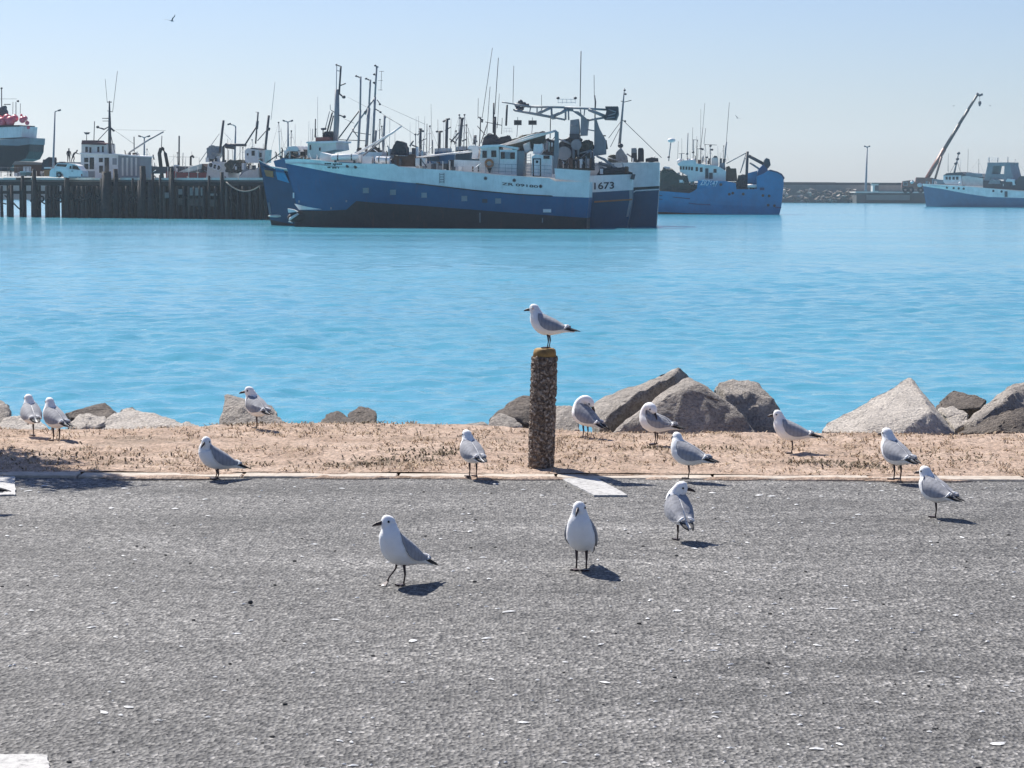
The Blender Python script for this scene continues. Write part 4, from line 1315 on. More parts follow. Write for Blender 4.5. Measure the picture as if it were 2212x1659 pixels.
for x in (1075, 1350):
    lamp(Bf, rb, Z8, (x, 118), .9, .2)
for k, (x, y, r) in enumerate(((420, 230, .30), (475, 185, .32), (530, 225, .35), (440, 275, .32), (590, 230, .2), (500, 285, .25))):
    s, z = Bf.loc(Z8((x, y))[0], 0.4)
    MB().ball((s, .4, z), (r, r * 1.3, r), 9, 6).build("hydraulic_motor", DSTEEL, rb, True)
pole(Bf, rb, "gallows_post", DSTEEL, Z8((262, 225), (246, 560)), 0.8, .13)
for x0, x1, y0, y1 in ((372, 490, 470, 548), (602, 730, 474, 544)):
    f = slab(Bf, rb, "flood_light", DSTEEL, Z8(rect(x0, y0, x1, y1)), 1.2, 0.6)
    slab(Bf, f, "lens", GLASS, Z8(rect(x0 + 14, y0 + 14, x1 - 14, y1 - 14)), 1.24, 1.1)
    pole(Bf, f, "bracket", STEEL, Z8(((x0 + x1) / 2, y1), ((x0 + x1) / 2 - 15, 740)), .9, .04)
    pole(Bf, f, "bracket", STEEL, Z8(((x0 + x1) / 2, y0), ((x0 + x1) / 2, y0 - 50)), .9, .04)
pole(Bf, rb, "mast_column", DSTEEL, Z8((955, 440), (948, 760)), .6, .06)
slab(Bf, rb, "engine_casing", STEEL, Z8((1270, 470), (1400, 450), (1420, 640), (1400, 720), (1260, 700)), 1.2, -1.2)
slab(Bf, rb, "engine_block", DSTEEL, Z8((1255, 690), (1410, 690), (1420, 770), (1260, 770)), 1.5, -1.5)
drum(Bf, rb, Z8, (1365, 860), 85, -1.0, 1.6)
drum(Bf, rb, Z8, (1170, 1000), 110, -0.4, 2.2)
drum(Bf, rb, Z8, (880, 870), 75, -1.4, 0.6)
for p, q, r in (((1320, 880), (1320, 1180), .20), ((1400, 770), (1395, 1060), .16), ((1190, 1080), (1180, 1210), .25), ((1090, 770), (1330, 870), .14),
                ((1400, 1110), (1600, 945), .11), ((1420, 1000), (1600, 950), .10), ((1600, 950), (1600, 1190), .13), ((1380, 1210), (1520, 1130), .12)):
    pole(Bf, rb, "net_frame", STEEL, Z8(p, q), 1.2, r)
heap(Bf, rb, "net_heap", NETTING, Z8((1430, 950), (1450, 840), (1520, 800), (1630, 830), (1640, 960), (1540, 960)), 1.0, -2, .3)
heap(Bf, rb, "net_heap", NETTING, Z8((1250, 1230), (1280, 1120), (1420, 1080), (1560, 1000), (1600, 1180), (1640, 1260)), 1.5, -2.5, .3)
heap(Bf, rb, "gear_heap", TARP, Z8((0, 880), (20, 750), (80, 700), (140, 800), (150, 900)), -.5, -3, .2)
heap(Bf, rb, "net_heap", TARP, Z5((380, 1128), (410, 1070), (520, 1060), (600, 1080), (690, 1110), (680, 1135)), 3.0, -3.0, .25)
heap(Bf, rb, "winch_gear", DSTEEL, Z8((1040, 1240), (1050, 920), (1130, 830), (1240, 760), (1300, 700), (1410, 690), (1440, 800), (1450, 950), (1640, 980), (1650, 1260)), -1.0, -3.2, .3, 5)
heap(Bf, rb, "winch_gear", TARP, Z4((1060, 960), (1080, 860), (1140, 830), (1200, 850), (1195, 980)), -0.5, -2.5, .25)
slab(Bf, rb, "control_cabin", WHITE2, Z8((690, 900), (700, 850), (800, 840), (815, 930), (700, 940)), 0.0, -1.8)
for p, q, r in (((1010, 640), (940, 660), .10), ((1040, 640), (1060, 680), .12), ((1290, 560), (1390, 560), .08), ((1540, 620), (1650, 640), .08), ((1700, 1050), (1860, 1130), .12), ((1720, 1150), (1900, 1210), .2), ((1900, 1180), (2090, 1310), .09), ((1640, 930), (1640, 1250), .1)):
    pole(Bf, rb, "net_frame", STEEL, Z8(p, q), 1.6, r)
slab(Bf, rb, "stern_mast", STEEL, Z5((352, 620), (365, 615), (400, 720), (455, 820), (458, 945), (350, 960)), 0.5, -0.5)
pole(Bf, rb, "antenna", DSTEEL, Z5((350, 240), (352, 430)), 0, .035)
pole(Bf, rb, "mast_top", DSTEEL, Z5((355, 420), (362, 480), (358, 620)), 0, [.07, .11, .07])
pole(Bf, rb, "net_arm", STEEL, Z5((370, 960), (440, 990), (530, 1060), (600, 1115)), 2.2, [.10, .18, .18, .08])
pole(Bf, rb, "net_arm", DSTEEL, Z5((415, 780), (455, 780)), 0, .08)
for p, q in (((450, 820), (462, 900)), ((234, 28), (226, 520))):
    pole(Bf, rb, "antenna", DSTEEL, Z5(p, q), 0, .06 if p[0] < 300 else .18)
slab(Bf, rb, "wheelhouse", WHITE2, Z8((0, 960), (60, 880), (520, 890), (520, 1000), (0, 1000)), 1.0, -2.6)
for p, q, r in (((660, 45), (572, 650), .035), ((712, 130), (680, 620), .045), ((640, 380), (612, 790), .035), ((538, 480), (535, 660), .03), ((720, 440), (705, 700), .03),
                ((845, 200), (838, 520), .035), ((1085, 450), (1085, 545), .03)):
    pole(Bf, rb, "antenna", DSTEEL, Z4(p, q), -1.0, r)
# fore gallows in front of the antennas
for p, q, r in (((672, 520), (668, 780), .10), ((560, 640), (548, 900), .07), ((540, 640), (575, 675), .08), ((575, 660), (570, 690), .12), ((600, 685), (745, 715), .05),
                ((620, 690), (560, 870), .06), ((530, 720), (600, 800), .05), ((683, 640), (680, 800), .16), ((705, 685), (700, 740), .05), ((745, 650), (740, 790), .04)):
    pole(Bf, rb, "gallows_frame", DSTEEL, Z4(p, q), -1.5, r)
rail(Bf, rb, Z4, (740, 765), 760, 830, 0, -.5, 3, .02)

# ---------------- ship C: third hull of the raft
Cf = Frame(1413, 279, 700, 282)
rc = Cf.root("trawler", "navy and white trawler whose square stern ends the moored raft on the right", "ship", "moored fishing ships")
top = Z5((928, 1015), (660, 1018), (300, 1020)) + Z3((1200, 1020), (600, 1000))
mid = Z5((926, 1226), (690, 1240), (300, 1250)) + Z3((1200, 1150), (620, 1040))
s2 = Z5((926, 1248), (690, 1268), (300, 1280)) + Z3((1200, 1170), (622, 1050))
low = Z5((902, 1600), (300, 1612)) + Z3((1200, 1590), (700, 1560))
tfC = hull(Cf, rc, [top, mid, s2, low], [WHITE, BLACK, NAVY2, BOOT], ["topsides", "dark_strake", "hull"], 4.4, 0.86, 0.7, 2.4, [1, .995, .99, .94], 40)
plate(Cf, rc, tfC, "white_strake", WHITE, Z5((695, 1280), (720, 1262), (926, 1250), (926, 1262), (720, 1274), (695, 1292)), 0.07)
pole(Cf, rc, "mast", STEEL, Z5((620, 355), (608, 500), (575, 870)), 0, [.05, .12, .20])
pole(Cf, rc, "yard", DSTEEL, Z5((588, 470), (612, 482), (682, 465)), 0, .05)
for p in ((630, 410), (622, 375), (625, 650)):
    lamp(Cf, rc, Z5, p, 0.1, .15)
for p, q in (((605, 640), (950, 975)), ((590, 650), (480, 800)), ((585, 700), (495, 880))):
    pole(Cf, rc, "stay", DSTEEL, Z5(p, q), 0, .04)
heap(Cf, rc, "winch_house", STEEL, Z5((545, 1040), (550, 930), (590, 890), (640, 960), (655, 1060)), 1.5, -1.5, .15)
lamp(Cf, rc, Z5, (585, 868), .5, .35)
for x0, x1, y0 in ((680, 728, 890), (738, 790, 888)):
    o = slab(Cf, rc, "rope_bin", TARP, Z5((x0, 1010), (x0 + 2, y0 + 12), (x0 + 10, y0), (x1 - 8, y0), (x1, y0 + 15), (x1 + 2, 1010)), 2.0, 0.4)
slab(Cf, rc, "rope_bin_lid", STEEL, Z5((680, 935), (682, 890), (724, 888), (728, 930)), 2.1, .5)
heap(Cf, rc, "mooring_rope_heap", TARP, Z5((808, 1010), (815, 985), (860, 975), (915, 980), (922, 1010)), 2.5, 0, .1)
heap(Cf, rc, "net_heap", NETTING, Z5((470, 1030), (480, 960), (540, 950), (560, 1060)), 1, -2, .2)
pole(Cf, rc, "derrick", WHITE2, Z5((640, 940), (740, 1000)), 1.0, .10)
pole(Cf, rc, "derrick", STEEL, Z5((470, 975), (600, 1010)), 2.0, .08)

# ---------------- ship D: bright blue trawler further right
D = Frame(1680, 438, 1360, 440)
rd = D.root("trawler", "bright blue trawler numbered ZR7647 with a high stern and white wheelhouse", "ship", "moored fishing ships")
top = Z6((1715, 1165), (1390, 1160), (1130, 1160), (640, 1155), (560, 1210), (170, 1180), (-100, 1150), (-330, 1110))
low = Z6((1665, 1485), (600, 1460), (170, 1440), (-250, 1430))
mid = Z6((1690, 1385), (640, 1345), (170, 1280), (-310, 1250))
tfD = hull(D, rd, [top, mid, low], [BRIGHT, BRIGHT, BOOT], ["topsides", "hull"], 4.4, 0.86, 0.72, 2.4, [1, .98, .93], 44)
plate(D, rd, tfD, "rubbing_strake", NAVY, Z6((1690, 1380), (640, 1338), (170, 1275), (170, 1288), (640, 1352), (1690, 1396)), .1)
plate(D, rd, tfD, "rubbing_strake", NAVY2, Z6((340, 1252), (555, 1272), (555, 1285), (340, 1262)), .12)
plate(D, rd, tfD, "rubbing_strake", NAVY2, Z6((172, 1230), (212, 1236), (212, 1248), (172, 1242)), .12)
slab(D, rd, "waist_bulwark", BRIGHT, Z6((640, 1165), (655, 1050), (1000, 1058), (1125, 1085), (1135, 1170)), 4.2, 4.05)
slab(D, rd, "stern_house", BRIGHT, Z6((1386, 1170), (1388, 1000), (1480, 960), (1530, 925), (1640, 950), (1700, 985), (1722, 1040), (1716, 1170)), 4.0, -3.9)
slab(D, rd, "stern_coaming", NAVY2, Z6((1525, 930), (1555, 915), (1640, 938), (1700, 968), (1735, 1020), (1722, 1040), (1695, 990), (1640, 955)), 4.1, -4.0)
lettering(D, rd, "ZR7647", PALEINK, *Z6((680, 1110), (905, 1130)), 13.0, None, 4.26, 0.02, label="pale slanted number ZR7647 on the blue bulwark", shear=0.25)
for p in ((940, 1103), (1088, 1208), (1218, 1220), (1463, 1238), (1540, 1243), (1528, 1358), (1605, 1365), (1045, 1222)):
    s, t, z = on_hull(D, tfD, Z6(p)[0])
    t = max(t, 4.2 if p[1] < 1150 else t)
    MB().disc((s, t + .02, z), .26, .1).build("porthole", GLASS, rd)
plate(D, rd, tfD, "freeing_port", NAVY2, Z6(rect(1425, 1140, 1480, 1172)), .06)
slab(D, rd, "wheelhouse", WHITE, Z6((430, 860), (600, 850), (610, 1060), (540, 1070), (520, 985), (430, 940)), 2.6, -2.6)
slab(D, rd, "deckhouse", WHITE, Z6((600, 862), (920, 880), (1005, 935), (1000, 1060), (605, 1060)), 2.6, -2.6)
slab(D, rd, "wheelhouse_roof", WHITE, Z6((400, 845), (470, 800), (620, 800), (640, 840), (900, 870), (900, 885), (600, 862), (420, 868)), 2.9, -2.9)
windows(D, rd, Z6, [(430, 876, 452, 915), (464, 876, 486, 917), (500, 878, 522, 918), (535, 880, 556, 920), (568, 882, 592, 925)], 2.6)
windows(D, rd, Z6, [(625, 885, 655, 935), (678, 890, 712, 945), (848, 908, 886, 955)], 2.6)
slab(D, rd, "door", DSTEEL, Z6(rect(745, 900, 785, 1025)), 2.66, 2.5)
slab(D, rd, "door", DSTEEL, Z6(rect(793, 955, 838, 1030)), 2.66, 2.5)
slab(D, rd, "crate_stack", BROWN, Z6((1005, 1060), (1008, 880), (1045, 870), (1060, 900), (1130, 900), (1145, 1060)), 2.4, -1)
slab(D, rd, "funnel", WHITE2, Z6((820, 870), (825, 770), (900, 765), (910, 870)), 1.2, 0)
heap(D, rd, "exhaust_cover", TARP, Z6((840, 770), (860, 745), (890, 750), (895, 775)), 1.1, .1, .1)
heap(D, rd, "gear_heap", STEEL, Z6((915, 920), (930, 840), (985, 830), (995, 920)), 1.6, -1, .15)
heap(D, rd, "net_heap", NETTING, Z6((175, 1190), (180, 960), (230, 900), (330, 920), (420, 985), (520, 1000), (540, 1100), (640, 1110), (640, 1190), (560, 1215)), 2.8, -2.8, .35, 5)
heap(D, rd, "net_heap", TARP, Z6((1130, 1165), (1160, 990), (1240, 980), (1270, 1100), (1250, 1165)), 2.0, -2, .2)
slab(D, rd, "fore_winch", WHITE, Z6((215, 900), (240, 875), (310, 885), (300, 905), (240, 905)), 1.8, .4)
for p, q, r in (((318, 570), (290, 810), .12), ((410, 560), (400, 840), .04), ((530, 460), (520, 830), .10), ((590, 390), (585, 680), .04), ((600, 550), (595, 800), .10),
                ((715, 400), (690, 640), .06), ((740, 90), (715, 400), .04), ((690, 160), (685, 640), .03), ((750, 400), (730, 600), .05), ((690, 630), (690, 840), .08),
                ((805, 630), (812, 860), .10), ((1045, 80), (1008, 570), .05), ((1008, 570), (985, 820), .16), ((450, 720), (445, 840), .10), ((640, 500), (635, 800), .03),
                ((720, 740), (705, 830), .14), ((930, 700), (925, 880), .03), ((655, 660), (650, 840), .05)):
    pole(D, rd, "mast" if r >= .1 else "antenna", STEEL if r >= .1 else DSTEEL, Z6(p, q), .2, r)
for p, q, r in (((738, 602), (890, 610), .05), ((415, 718), (490, 716), .06), ((585, 545), (635, 545), .05), ((640, 655), (725, 660), .05)):
    pole(D, rd, "yard", DSTEEL, Z6(p, q), .2, r)
for p in ((712, 662), (830, 668), (765, 762), (810, 620), (690, 655), (290, 760), (985, 790), (595, 700), (520, 720)):
    lamp(D, rd, Z6, p, .3, .26)
s_, z_ = D.loc(Z6((325, 552))[0], .2)
MB().ball((s_, .2, z_), (.75, .7, .45), 12, 7).build("radar_dome", WHITE, rd, True)
for x in (430, 540, 590):
    s_, z_ = D.loc(Z6((x, 812))[0], .6)
    MB().ball((s_, .6, z_), (.6, .6, .5), 10, 6).build("radar_dome", WHITE, rd, True)
# stern gantry
for p, q, r in (((1270, 690), (1255, 1160), .30), ((1270, 700), (1010, 840), .10), ((1255, 700), (1180, 960), .08), ((1285, 745), (1480, 850), .34), ((1300, 830), (1450, 930), .20),
                ((1245, 770), (1185, 950), .08), ((1160, 1000), (1135, 1110), .12), ((1350, 960), (1380, 1130), .16)):
    pole(D, rd, "gantry_member", DSTEEL if r > .2 else STEEL, Z6(p, q), 1.2, r)
slab(D, rd, "gantry_block", DSTEEL, Z6((1480, 800), (1505, 770), (1545, 785), (1560, 860), (1530, 900), (1500, 910), (1470, 880)), 2.4, -1.5)
slab(D, rd, "gantry_foot", NAVY, Z6((1390, 1000), (1410, 910), (1470, 850), (1520, 905), (1530, 960)), 2.6, -2.6)
slab(D, rd, "net_ramp", BRIGHT, Z6((1270, 1100), (1275, 960), (1390, 930), (1392, 1160), (1330, 1150)), 1.5, -2.5)
pole(D, rd, "fender_roll", WHITE, Z6((1272, 1118), (1385, 1122)), 3.6, .34, 10)

# ---------------- ship E: far trawler under the crane
E = Frame(2270, 690, 1985, 720)
re = E.root("trawler", "faded blue and white trawler lying under the crane at the far right", "ship", "moored fishing ships")
top = Z7((2420, 945), (2212, 935), (1900, 908), (1700, 890), (1450, 876), (1316, 868))
mid = Z7((2420, 1000), (2212, 995), (1900, 985), (1700, 955), (1500, 915), (1320, 890))
low = Z7((2410, 1086), (1700, 1082), (1350, 1075))
tfE = hull(E, re, [top, mid, low], [WHITE, FADED, BOOT], ["topsides", "hull"], 4.6, 0.86, 0.6, 2.2, [1, .98, .90], 44)
slab(E, re, "wheelhouse", WHITE, Z7((1500, 790), (1655, 790), (1665, 880), (1515, 870), (1500, 850)), 2.8, -2.8)
windows(E, re, Z7, [(1520, 806, 1538, 832), (1548, 806, 1566, 832), (1580, 806, 1600, 832), (1612, 806, 1632, 832)], 2.8)
slab(E, re, "deckhouse", WHITE2, Z7((1665, 800), (1720, 800), (1850, 820), (1850, 890), (1665, 885)), 2.6, -2.6)
slab(E, re, "wheelhouse_roof", DSTEEL, Z7((1530, 775), (1660, 765), (1690, 785), (1690, 795), (1500, 795)), 2.9, -2.9)
slab(E, re, "boat_deck", STEEL, Z7((1690, 800), (1700, 770), (1840, 780), (1850, 812)), 2.4, -2.4)
pole(E, re, "mast", STEEL, Z7((1637, 585), (1620, 670), (1595, 780)), 0, [.15, .22, .3])
for p in ((1635, 600), (1610, 690), (1625, 650)):
    lamp(E, re, Z7, p, .2, .55)
for p, q in (((1620, 660), (1650, 760)), ((1545, 600), (1540, 760)), ((1720, 560), (1715, 770)), ((1610, 680), (1560, 770))):
    pole(E, re, "stay", DSTEEL, Z7(p, q), 0, .05)
slab(E, re, "gantry_leg", STEEL, Z7((1850, 880), (1895, 680), (1945, 690), (1925, 790), (1900, 885)), 2.6, -2.6)
slab(E, re, "gantry_leg", STEEL, Z7((2030, 885), (2040, 700), (2080, 680), (2130, 870)), 2.6, -2.6)
slab(E, re, "gantry_beam", STEEL, Z7((1890, 682), (2085, 680), (2085, 708), (1890, 712)), 2.7, -2.7)
slab(E, re, "gantry_beam", STEEL, Z7((1915, 782), (2050, 782), (2060, 830), (1905, 830)), 2.5, -2.5)
slab(E, re, "stern_deck", DSTEEL, Z7((1850, 840), (2130, 850), (2180, 800), (2400, 810), (2400, 940), (1850, 905)), 3.0, -3.0)
heap(E, re, "gear_heap", STEEL, Z7((1900, 870), (1930, 825), (2000, 835), (2010, 870)), 3.3, 2.5, .2)
heap(E, re, "gear_heap", WHITE, Z7((2055, 850), (2070, 825), (2130, 830), (2140, 880), (2120, 880), (2110, 850)), 3.3, 2.6, .2)
for x, y0, y1 in ((1905, 630, 680), (1980, 640, 680), (2070, 630, 682)):
    pole(E, re, "lamp_bracket", STEEL, Z7((x, y0), (x, y1)), 0, .12)
rail(E, re, Z7, (635, 655), 1900, 1985, 0, 1.0, 3, .05)
for p in ((1533, 902), (1592, 906), (1637, 909), (1680, 912), (1942, 932), (2015, 937)):
    s, t, z = on_hull(E, tfE, Z7(p)[0])
    MB().disc((s, t + .03, z), .36, .14).build("porthole", GLASS, re)
plate(E, re, tfE, "side_door", DSTEEL, Z7(rect(2042, 935, 2066, 985)), .08)
s_, z_ = E.loc(Z7((1645, 865))[0], 4.0)
MB().ball((s_, 4.0, z_), (.45, .3, .45), 8, 6).build("flood_light", WHITE, re, True)

# ================================================================== jetty on the left with what stands on and behind it
P = Frame(585, 326, -60, 352)
rp_ = P.root("timber_jetty", "dark timber jetty on piles at the left, crowded with fenders", "jetty")
P.deck = 5.55
DK = P.deck
LN = P.len
def pbox(par, name, mat, s0, s1, t0, t1, z0, z1):
    return MB().box(((s0 + s1) / 2, (t0 + t1) / 2, (z0 + z1) / 2), (abs(s1 - s0), abs(t1 - t0), abs(z1 - z0))).build(name, mat, par)
pbox(rp_, "deck", CONC, 0, LN, -9, 0.1, DK - .35, DK)
pbox(rp_, "edge_beam", TIMBER, 0, LN, 0.11, .42, DK - .85, DK - .30)
pbox(rp_, "lower_waling", TIMBER, 0, LN, .12, .40, DK - 2.1, DK - 1.65)
pbox(rp_, "rear_wall", TIMBER, 0, LN * 0.80, -9, -8.7, -1.5, DK - .36)
k0 = 0.0
while k0 < LN:                                  # pale kerb timbers, each its own length
    ln = random.uniform(2.4, 6.0)
    if random.random() < 0.82:
        pbox(rp_, "kerb_timber", WHITE2 if random.random() < .75 else TIMBER2, k0 + .05, min(LN, k0 + ln - .05), -.25, .30, DK + .004, DK + random.uniform(.22, .34))
    k0 += ln
random.seed(21)
s = 0.5
while s < LN - .3:                              # front piles
    r = random.uniform(.17, .30)
    lean = random.uniform(-.12, .12)
    topz = DK - .9 if random.random() < .75 else DK + random.uniform(.2, 1.2)
    MB().tube([(s + lean, .62, -2.0), (s, .62, 2.5), (s, .62, topz)], [r * 1.1, r, r * .92], 9).build("pile", TIMBER if random.random() < .8 else TIMBER2, rp_, True)
    s += random.uniform(.62, 1.25) if s < LN * .72 else random.uniform(1.3, 2.6)
for row, tt in ((1, -2.5), (2, -5.0), (3, -7.4)):
    s = random.uniform(.4, 1.0)
    while s < LN:
        MB().tube([(s, tt, -2.0), (s, tt, DK - .36)], [.24, .2], 7).build("pile", TIMBER, rp_, True)
        s += random.uniform(1.0, 1.7) if s < LN * .75 else random.uniform(2.2, 3.2)
for a in range(13):                             # braces between the piles
    s = random.uniform(1, LN - 4)
    MB().tube([(s, .30, random.uniform(.6, 2)), (s + random.uniform(1.5, 3.2), .30, random.uniform(2.5, 3.8))], .10, 6).build("brace", TIMBER2, rp_, True)
for a in range(24):                             # hanging tyre fenders and ropes
    s = random.uniform(LN * .35, LN * .74)
    MB().torus((s, .98, random.uniform(2.4, 3.3)), .34, .14, 14, 6).build("tyre_fender", RUBBER, rp_, True)
for x0, x1, y0, y1 in ((620, 760, 1240, 1320), (505, 545, 1255, 1310), (500, 550, 1345, 1415), (615, 765, 1350, 1425), (825, 890, 1300, 1322), (825, 890, 1360, 1430), (360, 410, 1290, 1345)):
    slab(P, rp_, "pale_board", CONC if y0 < 1325 else TIMBER2, Z2(rect(x0, y0, x1, y1)), .75, .60)
# tall mooring posts with worn heads
for z, x, y0, y1, w in ((Z1, 340, 1070, 1330, 16), (Z1, 668, 1060, 1330, 19), (Z1, 1068, 1095, 1390, 38), (Z1, 1158, 1070, 1390, 19), (Z1, 1430, 1040, 1390, 24),
                        (Z2, 150, 1040, 1340, 20), (Z2, 230, 1180, 1400, 24), (Z2, 440, 1060, 1350, 16), (Z2, 115, 1180, 1400, 15), (Z1, 115, 1230, 1450, 8)):
    (s0, za), (s1, zb) = P.pts(z((x, y0), (x + 6, y1)), 1.1)
    rr = abs(P.loc(z((x + w, y0))[0], 1.1)[0] - s0)
    MB().tube([(s1, 1.1, -1.5), (s1, 1.1, zb), (s0, 1.1, za + .25), (s0, 1.1, za)], [rr * 1.25, rr * 1.2, rr, rr * .55], 10).build("mooring_post", TIMBER, rp_, True)
def swing(fr, z, a, b, sag, t, r=.05, n=10):
    p, q = fr.pts3(z(a, b), t)
    return [(p[0] + (q[0] - p[0]) * k / n, t, p[2] + (q[2] - p[2]) * k / n - sag * 4 * (k / n) * (1 - k / n)) for k in range(n + 1)]
mooring = MB().tube(swing(P, Z2, (985, 1185), (1320, 1225), 1.0, 1.6), .09, 6).build("mooring_line", ROPE, None, True)
mooring.matrix_world = Matrix.Translation(P.o) @ Matrix.Rotation(P.rz, 4, 'Z')
tag(mooring, "slack pale mooring line drooping at the right end of the jetty", "rope")

def deck_z(fr, t=0):
    return DK
# ---- lamp posts
def lamp_post(label, d, z, foot, head, arm, double=False, base=None, mat=STEEL):
    p = at(*z(foot)[0], d)
    q = at(*z(head)[0], d)
    root = thing("lamp_post", label, "lamp post", (p.x, d, p.z), 0, "harbour lamp posts")
    h = q.z - p.z
    dx = q.x - p.x
    r = d * 0.00042
    MB().tube([(0, 0, 0), (0, 0, h * .04), (dx, 0, h)], [r * 1.6, r * 1.2, r * .7], 8).build("pole", mat, root, True)
    k = d / 5000.0
    for sg in ((1, -1) if double else (1,)):
        a = arm * k * sg
        MB().tube([(dx, 0, h), (dx + a * .5, 0, h + abs(a) * .25), (dx + a, 0, h + abs(a) * .35)], r * .6, 6).build("arm", mat, root, True)
        MB().box((dx + a * 1.25, 0, h + abs(a) * .42), (abs(a) * .7, .3, .16 * k * 20), Matrix.Rotation(-R(18) * sg, 3, 'Y')).build("lantern", DSTEEL, root)
lamp_post("single-arm lamp post beside the white pickup on the jetty", 340, Z1, (532, 1130), (551, 480), 8)
lamp_post("double-arm lamp post behind the jetty, left of the black hook crane", 395, Z2, (162, 1100), (163, 740), 8, True)
lamp_post("double-arm lamp post between the jetty boats and the nearest trawler", 400, Z3, (246, 960), (243, 630), 7, True)
lamp_post("lone lamp post standing on the far breakwater", 900, Z7, (815, 935), (828, 545), 4, True)
lamp_post("single-arm lamp post between the two leaning boat masts", 410, Z2, (1070, 1000), (1080, 625), -11)

# ---- white pickup
def pickup():
    d = 338.0
    fr = Frame(190, d, 108, d + 2, WATER_Z + DK + .35)
    root = fr.root("pickup_truck", "white double-cab pickup parked on the jetty behind a dark post", "pickup")
    k = crop(200, 500, 160, 1327)
    def side(ps):
        return fr.pts(k(ps), 0.9)
    W = 0.85
    body = [(905, 1360), (905, 1230), (880, 1150), (470, 1110), (20, 1080), (-60, 1100), (-120, 1180), (-130, 1350), (40, 1365), (70, 1360), (75, 1180), (215, 1180), (300, 1280), (320, 1365), (480, 1380)]
    MB().prism(side(body), -W, W).build("body", WHITE, root)
    cab = [(860, 1145), (760, 1010), (640, 950), (440, 935), (120, 935), (30, 1010), (10, 1085), (470, 1115)]
    MB().prism(side(cab), -W * .9, W * .9).build("cabin", WHITE, root)
    for ps in ([(580, 1000), (640, 995), (740, 1030), (815, 1140), (580, 1105)], [(490, 1105), (500, 1020), (545, 1005), (555, 1105)], [(70, 1020), (115, 955), (420, 965), (370, 1045)]):
        MB().prism(side(ps), W * .88, W * .935).build("window", GLASS, root)
    for x, y in ((165, 1290), (800, 1300), (-60, 1300)):
        s, z = fr.loc(k((x, y))[0], .9)
        if x == -60:
            continue
        o = MB().torus((s, W * .82, z), .27, .13, 18, 8).build("wheel", RUBBER, root, True)
        MB().disc((s, W * .86, z), .2, .2).build("rim", STEEL, o)
    MB().prism(side(rect(860, 1260, 900, 1340)), W * .7, W * 1.01).build("tail_lamp", RED, root)
    MB().prism(side(rect(555, 1165, 610, 1185)), W, W * 1.03).build("door_handle", DSTEEL, root)
    MB().prism(side([(470, 1345), (920, 1345), (925, 1375), (470, 1375)]), -W * 1.02, W * 1.02).build("bumper", STEEL, root)
    MB().prism(side(rect(130, 880, 240, 905)), -.4, .4).build("roof_box", DSTEEL, root)
    MB().prism(side(rect(120, 904, 250, 936)), -.3, .3).build("roof_rack", STEEL, root)
pickup()
# ---- shed and stacked gear at the far left of the jetty
def shed():
    fr = Frame(175, 349, 60, 352, WATER_Z + DK)
    root = fr.root("shed", "low brown shed with a pale roof edge left of the pickup on the jetty", "shed")
    slab(fr, root, "wall", BROWN, Z1((140, 1125), (140, 1005), (460, 1000), (460, 1125)), 0, -5)
    slab(fr, root, "roof", CONC, Z1((120, 1010), (150, 975), (360, 985), (480, 995), (480, 1008)), .2, -5.2)
    slab(fr, root, "window", WHITE, Z1(rect(232, 1030, 310, 1075)), .06, -.1)
    slab(fr, root, "door", TIMBER, Z1(rect(440, 1050, 455, 1125)), .05, -.1)
    f2 = Frame(118, 345, 100, 346, WATER_Z + DK)
    r2 = f2.root("gear_pile", "dark pile of gear under the single-arm lamp post", "gear")
    heap(f2, r2, "covered_gear", TARP, Z1((455, 1060), (470, 960), (500, 955), (525, 935), (540, 1060)), .8, -.8, .12)
    slab(f2, r2, "orange_crate", ORANGE, Z1(rect(442, 1050, 520, 1125)), .8, -.6)
    slab(f2, r2, "crate_lid", WHITE, Z1(rect(440, 1034, 502, 1049)), .85, -.65)
    f3 = Frame(90, 344, 20, 346, WATER_Z + DK)
    r3 = f3.root("guard_fence", "low dark fence with pale panels at the left end of the jetty", "fence")
    for x in (10, 80, 120, 180, 260, 300):
        pole(f3, r3, "post", DSTEEL, Z1((x, 1035), (x, 1130)), 0, .05)
    for y in (1040, 1085):
        pole(f3, r3, "rail", DSTEEL, Z1((0, y), (300, y + 2)), 0, .035)
    f4 = Frame(60, 343, 46, 344, WATER_Z + DK)
    r4 = f4.root("fish_bin", "pale fish bin among dark gear at the left end of the jetty", "bin")
    slab(f4, r4, "tub", CONC, Z1((205, 1118), (200, 1085), (260, 1085), (255, 1118)), .5, -.5)
    slab(f4, r4, "rim", WHITE, Z1((195, 1085), (198, 1078), (262, 1078), (265, 1085)), .56, -.56)
shed()

# ---- dark ship with pink buoys at the far left
G = Frame(58, 372, -120, 376)
rg = G.root("fishing_boat", "black and white fishing boat high behind the jetty, cut by the left edge", "boat", "boats behind the jetty")
slab(G, rg, "hull", BLACK, Z1((-500, 1060), (-500, 800), (0, 810), (180, 815), (295, 800), (290, 880), (255, 950), (190, 975), (100, 1040), (80, 1080)), 2.5, -2.5)
slab(G, rg, "sheer_band", STEEL, Z1((-500, 750), (0, 755), (220, 745), (300, 740), (296, 805), (180, 820), (0, 815), (-500, 805)), 2.6, -2.6)
slab(G, rg, "bulwark", WHITE, Z1((-500, 640), (0, 635), (225, 625), (215, 735), (0, 745), (-500, 745)), 2.55, -2.55)
slab(G, rg, "cap_rail", BLACK, Z1((-500, 622), (190, 612), (190, 628), (-500, 638)), 2.7, -2.7)
heap(G, rg, "mast_gear", DSTEEL, Z1((0, 520), (10, 440), (50, 420), (70, 500), (60, 530)), .5, -.5, .15)
